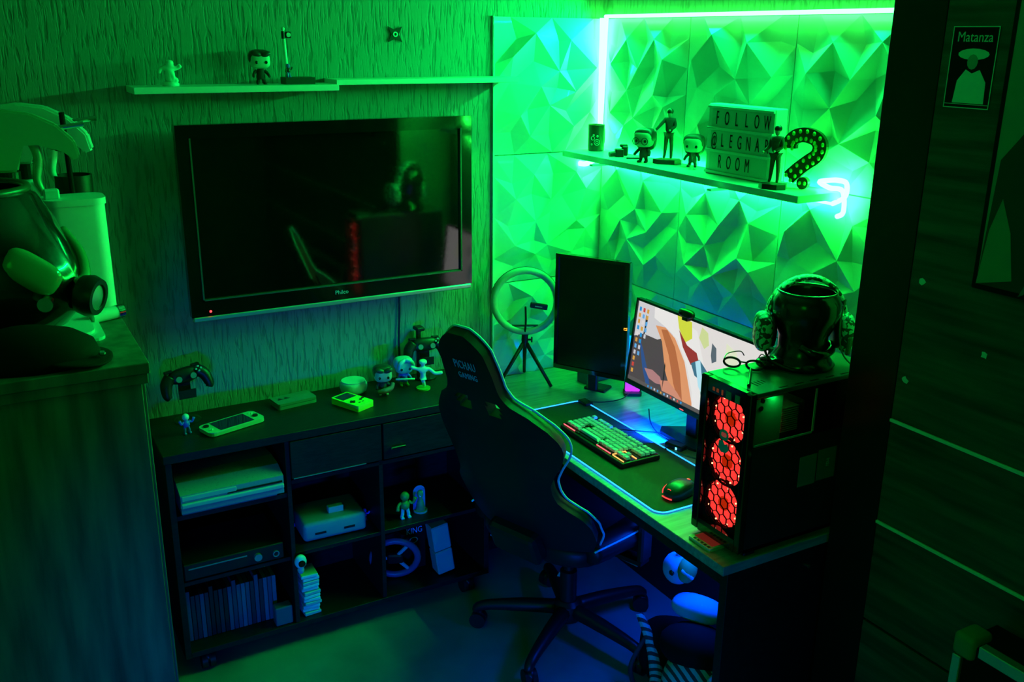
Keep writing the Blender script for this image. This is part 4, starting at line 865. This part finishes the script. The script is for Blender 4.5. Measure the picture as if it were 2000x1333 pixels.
# local frame: x forward, y left, z up.  backrest plane pivot at x=-.26,z=.5
prof=[(0,.25),(.05,.274),(.116,.274),(.164,.255),(.198,.226),(.23,.202),(.266,.194),(.304,.195),(.346,.216),(.385,.241),(.422,.252),(.459,.246),(.503,.216),(.559,.169),(.597,.118),(.636,.1),(.70,.097),(.77,.086),(.80,.065),(.825,.03)]
def hw(h):
    for (a,b),(c,d) in zip(prof,prof[1:]):
        if a<=h<=c:
            k=(h-a)/(c-a); return b+(d-b)*k
    return prof[-1][1]
def bp(s_,h,off=0):
    d=.06*max(0,(abs(s_)-.10)/.17)**1.4+off-.021*math.sin(min(1,h/.5)*PI)
    O_=Vector((-.26,0,.5)); up=Vector((-math.sin(rec),0,math.cos(rec))); fw=Vector((math.cos(rec),0,math.sin(rec)))
    return O_+up*h+fw*d+Vector((0,-s_,0))
bm=nb(); NH,NS=46,22; G={}
for i in range(NH+1):
    h=.825*i/NH
    for j in range(NS+1): G[i,j]=bm.verts.new(bp((-1+2*j/NS)*hw(h),h))
def hole(h,s_): # two slanted belt openings
    return .545<h<.60+.0 and .035<abs(s_)<.085+.3*(h-.575)
for i in range(NH):
    for j in range(NS):
        h=.825*(i+.5)/NH; s_=(-1+2*(j+.5)/NS)*hw(h)
        if hole(h,s_): continue
        bm.faces.new((G[i,j],G[i+1,j],G[i+1,j+1],G[i,j+1]))
bmesh.ops.delete(bm,geom=[v for v in bm.verts if not v.link_faces],context='VERTS')
ob=O('tmp',bm,leather_m,t); mo=ob.modifiers.new('s','SOLIDIFY'); mo.thickness=.035; mo.offset=1; bpy.context.view_layer.update()
n1=ob.data.polygons[0].normal; mo.offset=1 if n1.x>0 else -1
mo.thickness_clamp=0; ob.parent=None; bk=bake(ob,'backrest',leather_m,t)
try: bk.data.set_sharp_from_angle(angle=R(50))
except Exception: pass
pip=M('pale_piping',(.45,.85,1.0),.3,emit=None)
ed=[(1,h) for h in [.0+.825*k/44 for k in range(45)]]
pth=[bp(hw(h)+.003,h,.034) for _,h in ed]+[bp(s_,.828,.034) for s_ in (.015,0,-.015)]+[bp(-hw(h)-.003,h,.034) for _,h in ed[:32:-1]]
O('piping',tube(nb(),pth,.0036,8,k=2),pip,t,True)
up=Vector((-math.sin(rec),0,math.cos(rec))); fw=Vector((math.cos(rec),0,math.sin(rec)))
def backtext(s,size,h,sx,mat):
    p=bp(0,h,-.003); mm=Matrix((Vector((0,-1,0)),up,-fw)).transposed().to_4x4(); mm.translation=p
    text(s,size,mat,t,(0,0,0),(0,0,0),sx=sx,m4=mm,space=1.12,ext=.0006)
em=M('embroidery',(.3,.5,.65),.5); backtext('PICHAU',.042,.715,.52,em); backtext('GAMING',.030,.675,.58,em)
O('back_cushion',sq(nb(),tuple(bp(0,.28,.05)),(.02,.12,.20),.6,20,rot=(0,-rec,0)),leather_m,t,True)
O('lumbar_shell',box(nb(),-.315,-.25,-.10,.10,.44,.56,.02,2,rot=(0,-rec,0)),black_m,t)
O('seat',sq(nb(),(.01,0,.47),(.27,.25,.055),.55,30),leather_m,t,True)
for s_ in (-1,1): 
    O('seat_bolster',tube(nb(),[(-.2,s_*.225,.5),(0,s_*.25,.505),(.18,s_*.245,.51),(.26,s_*.2,.49)],[.04,.05,.05,.035],10),leather_m,t,True)
    O('seat_piping',tube(nb(),[(-.22,s_*.262,.525),(0,s_*.292,.53),(.18,s_*.285,.535),(.27,s_*.22,.52)],.0035,6),pip,t,True)
    ar=O('armrest_post',box(nb(),-.03,.03,s_*.305-.012,s_*.305+.012,.42,.66,.006),black_m,t)
    O('arm_bracket',box(nb(),-.025,.025,min(s_*.1,s_*.31),max(s_*.1,s_*.31),.405,.42),black_m,t)
    O('armrest_pad',box(nb(),-.13,.11,s_*.305-.045,s_*.305+.045,.66,.69,.012,3),black_m,ar,'auto')
O('tilt_mechanism',box(nb(),-.13,.11,-.09,.09,.375,.42,.01),black_m,t)
O('gas_cylinder',lathe(nb(),[(.03,.1),(.03,.26),(.018,.265),(.018,.38)],20),black_m,t,'auto')
O('tilt_lever',tube(nb(),[(.02,-.09,.39),(.02,-.2,.38),(.02,-.27,.375)],.005,8),alu_m,t)
O('hub',lathe(nb(),[(.05,.07),(.055,.085),(.05,.13),(.035,.145)],24),black_m,t,'auto')
for k in range(5):
    a=R(71+72*k)-ps; d=Vector((math.cos(a),math.sin(a),0)); 
    lg=O('base_leg',tube(nb(),[d*.03+Vector((0,0,.108)),d*.15+Vector((0,0,.104)),d*.28+Vector((0,0,.092)),d*.325+Vector((0,0,.078)),d*.335+Vector((0,0,.062))],[.028,.026,.02,.018,.014],10,k=3),black_m,t,True)
    c_=d*.325; cw=caster(0,0,lg,.98); cw.location=(c_.x,c_.y,0); cw.rotation_euler=(0,0,a+R(35+50*k))
# ================================================================== UNDER THE DESK
t=E('plush_toy','pale blue plush animal head with ear and round eye under the desk','plush toy',(-.40,-1.10,.34),R(-60))
O('head',ball(nb(),(0,0,.075),(.05,.045,.055),18),plush_m,t,True); O('ear',ball(nb(),(.005,-.01,.145),(.012,.008,.026),12),plush_m,t,True); O('green_patch',ball(nb(),(.035,-.01,.085),(.032,.042,.045),16),M('plush_green',(.15,.35,.08),.9),t,True)
O('eye',ball(nb(),(-.004,-.044,.078),(.009,.005,.01),12),gloss_m,t,True); O('mouth',tube(nb(),[(.03,-.05,.10),(.05,-.042,.085),(.062,-.03,.07)],.006,8),lgrey_m,t,True)
t=E('plush_cushion','pale blue plush cushion lying under the desk below the plush head','cushion',(-.41,-1.22,.30),R(-62)); O('pad',sq(nb(),(0,0,.035),(.085,.05,.036),.8,24),plush_m,t,True); O('corner_tab',box(nb(),.07,.1,-.03,.03,.03,.06,.008),plush_m,t)
stripe,n_,l_,b_=new_mat('striped_cloth'); tcn=n_.new('ShaderNodeTexCoord'); wv=n_.new('ShaderNodeTexWave'); wv.bands_direction='DIAGONAL'; wv.inputs['Scale'].default_value=16; wv.inputs['Distortion'].default_value=1.5; l_.new(tcn.outputs['Object'],wv.inputs['Vector']); cr=n_.new('ShaderNodeValToRGB'); cr.color_ramp.elements[0].position=.42; cr.color_ramp.elements[0].color=(.02,.04,.05,1); cr.color_ramp.elements[1].position=.5; cr.color_ramp.elements[1].color=(.35,.55,.6,1); l_.new(wv.outputs[0],cr.inputs[0]); l_.new(cr.outputs[0],b_.inputs['Base Color']); b_.inputs['Roughness'].default_value=.9
t=E('striped_plush','big dark plush animal with pale stripes and orange belly under the desk','plush toy',(-.48,-1.32,0),R(-60))
O('body',sq(nb(),(0,0,.13),(.11,.10,.12),.85,24),stripe,t,True); O('head',ball(nb(),(-.02,.03,.25),(.12,.09,.07),20),matte_m,t,True); O('belly',ball(nb(),(.10,.0,.14),(.045,.07,.08),14),orange_m,t,True); O('bow',sq(nb(),(.07,-.05,.19),(.03,.025,.04),.8,14),plush_m,t,True)
tag(O('striped_tail',tube(nb(),[(-.50,-1.04,.24),(-.49,-1.09,.17),(-.50,-1.14,.10),(-.54,-1.20,.06),(-.62,-1.27,.05)],[.012,.018,.022,.024,.02],12),stripe),'long striped plush tail curling down beside the chair leg','plush toy')
t=E('dark_backpack','black backpack slumped on the floor under the desk','bag',(-.40,-1.10,0),R(-40)); O('bag_body',sq(nb(),(0,0,.105),(.11,.085,.105),.7,24),matte_m,t,True); O('front_pocket',sq(nb(),(0,-.07,.075),(.08,.035,.06),.7,18),matte_m,t,True); O('strap',tube(nb(),[(-.08,-.04,.19),(-.13,-.1,.1),(-.12,-.1,.03)],.008,6),cloth_m,t,True)
tag(O('white_cable',tube(nb(),[(-.66,-.30,.33),(-.665,-.31,.29),(-.655,-.31,.25),(-.66,-.30,.21)],.004,6),white_m),'short white cable hanging between cabinet and desk','cable')
tag(O('white_cable',tube(nb(),[(-.50,-.55,.13),(-.515,-.56,.12),(-.52,-.57,.09),(-.525,-.58,.06),(-.52,-.58,.04)],.005,6),white_m),'white cable end standing behind the chair base','cable')
# ================================================================== WARDROBE
wx=-.3
t=E('wardrobe','tall dark wood wardrobe with pale metal lines at the right','wardrobe',(-.15,-2.9,0))
wb=lambda n,x0,x1,y0,y1,z0,z1,m_,par=None,bev=.001:O(n,box(nb(),x0+.15,x1+.15,y0+2.9,y1+2.9,z0,z1,bev),m_,par or t)
wb('side_panel',wx+.012,-.002,-1.622,-1.6,0,2.55,M('side_lacquer',(.30,.27,.22),.28)); wb('carcass',wx+.02,-.002,-4.2,-1.622,0,2.55,cab_m)
wb('front_stile',wx,wx+.018,-1.745,-1.6,0,2.55,M('stile_dark',(.008,.008,.007),.35,spec=.3))
zz=[0,.575-.0,.868,1.152,2.55]
for k in range(4):
    nme='door' if k==3 else 'drawer_front'
    p_=wb(nme,wx,wx+.018,-4.19,-1.747,zz[k]+.004,zz[k+1]-.004,ward_m)
    if k in (1,2): wb('metal_line',wx-.005,wx+.012,-4.19,-1.747,zz[k+1]-.004,zz[k+1]+.004,M('line_metal%d'%k,(.9,.95,.9),.45))
pale=M('sticker_pale',(.8,.95,.85),.6)
for k,(yy,z_,lab) in enumerate(((-1.78,1.517,'torn'),(-1.966,1.387,'round'),(-1.771,1.266,'small'))):
    random.seed(k); pts=[(.009*random.uniform(.6,1.3)*math.cos(R(a)),.009*random.uniform(.6,1.3)*math.sin(R(a))) for a in range(0,360,45)]
    O('torn_sticker',prism(nb(),pts,(wx+.15-.0002,yy+2.9,z_),(0,-1,0),(0,0,1),-.0008),pale,t)
# band poster
t=E('poster','small black and green band poster reading Matanza on the wardrobe','poster',(wx-.001,-1.826,2.005),R(-90))
pg=M('print_green',(.65,.9,.75),.6); pd=M('print_dark',(.22,.4,.3),.6)
pw,ph_=.112,.172
O('sheet',box(nb(),-pw/2,pw/2,-.001,0,-ph_/2,ph_/2),matte_m,t)
bm=nb(); ring(bm,-pw/2,pw/2,-ph_/2,ph_/2,.002,.002,.002,.002,-.0016,-.001); box(bm,-pw/2,pw/2,-.0016,-.001,-ph_/2+.008,-ph_/2+.0092); O('border',bm,pg,t)
text('Matanza',.030,pg,t,(0,-.0014,.063),FACE_Y,sx=.88,ext=.0002)
O('printed_shape',prism(nb(),[(.038*math.cos(R(a)),.012*math.sin(R(a))) for a in range(0,360,24)],(.002,-.0011,.028),(1,0,0),(0,0,1),.0003),pg,t)
O('printed_shape',prism(nb(),[(.013*math.cos(R(a)),.016*math.sin(R(a))) for a in range(0,360,30)],(.002,-.0014,.012),(1,0,0),(0,0,1),.0003),pd,t)
O('printed_shape',prism(nb(),[(-.035,-.075),(.042,-.075),(.04,-.03),(.022,-.004),(.004,-.012),(-.012,-.004),(-.03,-.028)],(0,-.0011,0),(1,0,0),(0,0,1),.0003),pg,t)
# large poster at the right edge
t=E('large_picture','large dark-framed picture cut off by the right edge of the view','picture',(wx-.001,-2.25,1.87),R(-90))
O('frame',box(nb(),-.335,.335,-.012,0,-.335,.46,.002),matte_m,t); O('sheet',box(nb(),-.322,.322,-.0135,-.012,-.322,.447),M('picture_green',(.12,.3,.2),.5),t)
for pts,c in (([(-.322,-.322),(.1,-.322),(.1,.0),(-.05,.16),(-.2,.10),(-.31,-.05)],(.015,.03,.02)),([(-.2,-.1),(-.16,.05),(-.05,.1),(.1,.06),(.1,-.2),(-.1,-.22)],(.07,.22,.10)),([(-.322,-.322),(-.24,-.30),(-.26,-.2),(-.29,-.13),(-.31,-.2)],(.10,.28,.16)),([(-.22,-.33),(-.2,-.28),(-.1,-.2),(-.08,-.24)],(.08,.15,.16))):
    i_=len(t.children); O('printed_shape',prism(nb(),pts,(0,-.0136-.0004*i_,0),(1,0,0),(0,0,1),.0004),M('picture_tone%d'%i_,c,.5),t)
# metal-edged case in the lower right corner
t=E('metal_edged_case','aluminium-edged equipment case standing before the wardrobe, lower right corner','case',(-.38,-2.5,0))
O('case_body',box(nb(),-.06,.06,-.39,.38,.01,.785,.002),matte_m,t)
O('corner_cap',box(nb(),-.072,.0,.345,.398,.745,.803,.012,3),M('cap_green',(.08,.22,.09),.5),t,'auto')
bm=nb(); box(bm,-.07,-.045,-.4,.335,.768,.797,.002); O('edge_rail',bm,alu_m,t); O('edge_rail',box(nb(),-.07,-.045,.372,.394,0,.745,.002),alu_m,t)
# ================================================================== DRESSER on the left
t=E('dresser','tall dark wood chest filling the left foreground','dresser',(-2.5,-.45,0))
db=lambda n,x0,x1,y0,y1,z0,z1,m_=dresser_m,bev=.002:O(n,box(nb(),x0+2.5,x1+2.5,y0+.45,y1+.45,z0,z1,bev),m_,t)
db('top',-3.1,-1.915,-.885,-.01,1.272,1.30); db('front_panel',-3.09,-1.935,-.872,-.852,.06,1.27); db('side_panel',-1.945,-1.925,-.851,-.02,0,1.27); db('side_panel',-3.09,-3.07,-.851,-.02,0,1.27); db('plinth',-3.07,-1.95,-.83,-.81,0,.06)
db('back_panel',-3.07,-1.946,-.03,-.02,0.06,1.27); db('moulding',-3.1,-1.92,-.879,-.8725,1.245,1.272)
DZ=1.3
t=E('white_canister','tall white rounded canister with lid at the back of the dresser','canister',(-1.985,-.27,DZ))
O('body',prism(nb(),rrect(.155,.12,.035,6),(0,0,0),(1,0,0),(0,1,0),.30),white_m,t,'auto'); O('lid',prism(nb(),rrect(.163,.128,.037,6),(0,0,.3),(1,0,0),(0,1,0),.018),white_m,t,'auto'); O('lid_knob',box(nb(),-.075,-.035,-.03,.0,.318,.345,.004),whitem_m,t)
t=E('black_cup','black cylindrical cup behind the white canister','cup',(-1.965,-.12,DZ)); O('body',lathe(nb(),[(.045,0),(.05,.005),(.052,.36),(.047,.36),(.045,.02),(.002,.018)],28),black_m,t,'auto')
t=tag(O('black_rod',cyl(nb(),(0,0,0),(-.006,0,.545),.0075,n=10),matte_m,loc=(-1.975,-.2,DZ)),'slim black rod standing upright beside the white canister','rod')
def sprayer(label,loc,rz,s,bm_,hm):
    t=E('spray_bottle',label,'spray bottle',loc,rz)
    O('bottle',lathe(nb(),[(.04*s,0),(.045*s,.01*s),(.045*s,.16*s),(.03*s,.21*s),(.016*s,.235*s),(.016*s,.25*s)],28),bm_,t,'auto'); O('collar',cyl(nb(),(0,0,.25*s),(0,0,.28*s),.021*s,n=20),black_m,t)
    pts=[(-.02,.28),(-.03,.33),(-.062,.335),(-.058,.38),(-.04,.395),(0,.40),(.05,.393),(.095,.37),(.125,.338),(.132,.305),(.115,.298),(.105,.32),(.085,.318),(.06,.335),(.03,.335),(.018,.28)]
    bm=prism(nb(),[(a*s,b*s) for a,b in pts],(0,.016*s,0),(1,0,0),(0,0,1),.032*s); bmesh.ops.bevel(bm,geom=bm.edges[:],offset=.004*s,segments=2,affect='EDGES'); O('head',bm,hm,t,'auto')
    O('trigger',tube(nb(),[(.04*s,0,.355*s),(.055*s,0,.31*s),(.048*s,0,.265*s),(.055*s,0,.24*s)],[.010*s,.009*s,.008*s,.005*s],8),hm,t,True); O('nozzle',cyl(nb(),(.1*s,0,.362*s),(.145*s,0,.368*s),.005*s,n=12),chrome_m,t)
sprayer('metallic trigger spray bottle behind the helmet, nearer one',(-2.135,-.235,DZ),R(-5),1.4,M('bottle_clear',(.3,.45,.3),.2),M('spray_grey',(.3,.42,.3),.35,metal=.2))
sprayer('white trigger spray bottle against the wall on the dresser',(-2.085,-.10,DZ),R(-15),1.42,white_m,white_m)
t=E('helmet','glossy black open-topped helmet with pointed snout on the dresser','helmet',(-2.25,-.49,DZ+.02),R(-35)); t.scale=(1.28,1.28,1.28)
bm=nb(); lathe(bm,[(.10,0),(.13,.02),(.155,.08),(.165,.15),(.155,.22),(.125,.275),(.105,.29),(.10,.285),(.12,.26),(.13,.2),(.1,.1),(.002,.09)],48)
for v in bm.verts:
    k=max(0,v.co.x)/.165; lo=max(0,1-abs(v.co.z-.06)/.14)
    v.co.x+=.09*k*k*lo; v.co.y*=1-.25*k*lo*k
O('shell',bm,M('helmet_gloss',(.006,.007,.006),.16,spec=.6,coat=.5),t,True)
O('rim',tube(nb(),[(.112*math.cos(R(a)),.112*math.sin(R(a)),.286) for a in range(0,360,20)],.008,8,closed=True,k=2),M('rim_dark',(.03,.06,.03),.3),t,True)
O('visor_frame',tube(nb(),[(.11,-.1,.19),(.155,-.065,.15),(.19,-.02,.115),(.21,.02,.11),(.18,.07,.15),(.13,.1,.19)],.012,10),M('visor_frame',(.12,.25,.12),.25),t,True)
O('cheek_plate',sq(nb(),(.160,-.070,.145),(.056,.020,.032),.62,20,rot=(R(-12),R(38),R(32))),M('cheek_plate',(.12,.25,.12),.15),t,True)
O('snout_ring',lathe(nb(),[(.026,0),(.038,0),(.042,.018),(.036,.035),(.026,.035)],24,close=True),black_m,t,'auto',loc=(.215,.0,.085),rot=(0,R(100),0))
O('snout_vent',lathe(nb(),[(.002,0),(.028,0),(.028,.038),(.002,.043)],20),alu_m,t,'auto',loc=(.207,.0,.083),rot=(0,R(100),0))
O('side_bolt',cyl(nb(),(.18,-.065,.085),(.19,-.088,.085),.014,n=16),chrome_m,t,'auto')
t=E('white_cloth','white folded cloth spread under the helmet on the dresser','cloth',(-2.16,-.50,DZ)); O('folded_layer',prism(nb(),rrect(.36,.3,.03,4),(0,0,0),(1,0,0),(0,1,0),.008),whitem_m,t); O('folded_layer',prism(nb(),rrect(.34,.26,.04,4),(-.01,.01,.0085),(1,0,0),(0,1,0),.008),whitem_m,t)
t=E('white_tube','short white tube with silver cap lying on the dresser','tube',(-1.955,-.46,DZ+.018),R(24)); O('barrel',cyl(nb(),(-.045,0,0),(.03,0,0),.018,n=24),white_m,t,'auto'); O('cap',cyl(nb(),(.03,0,0),(.048,0,0),.0195,n=24),chrome_m,t,'auto')
t=E('flat_cap','low black cap lying at the front of the dresser top','cap',(-2.17,-.765,DZ),R(-10)); O('crown',lathe(nb(),[(.16,0),(.162,.02),(.15,.05),(.11,.075),(.05,.09),(.005,.094)],36,sy=.6),matte_m,t,True); O('brim',sq(nb(),(.11,-.02,.014),(.08,.085,.008),.8,20,rot=(0,R(5),0)),matte_m,t,True); O('buckle',box(nb(),.16,.176,-.05,-.038,.02,.03,.003),chrome_m,t)
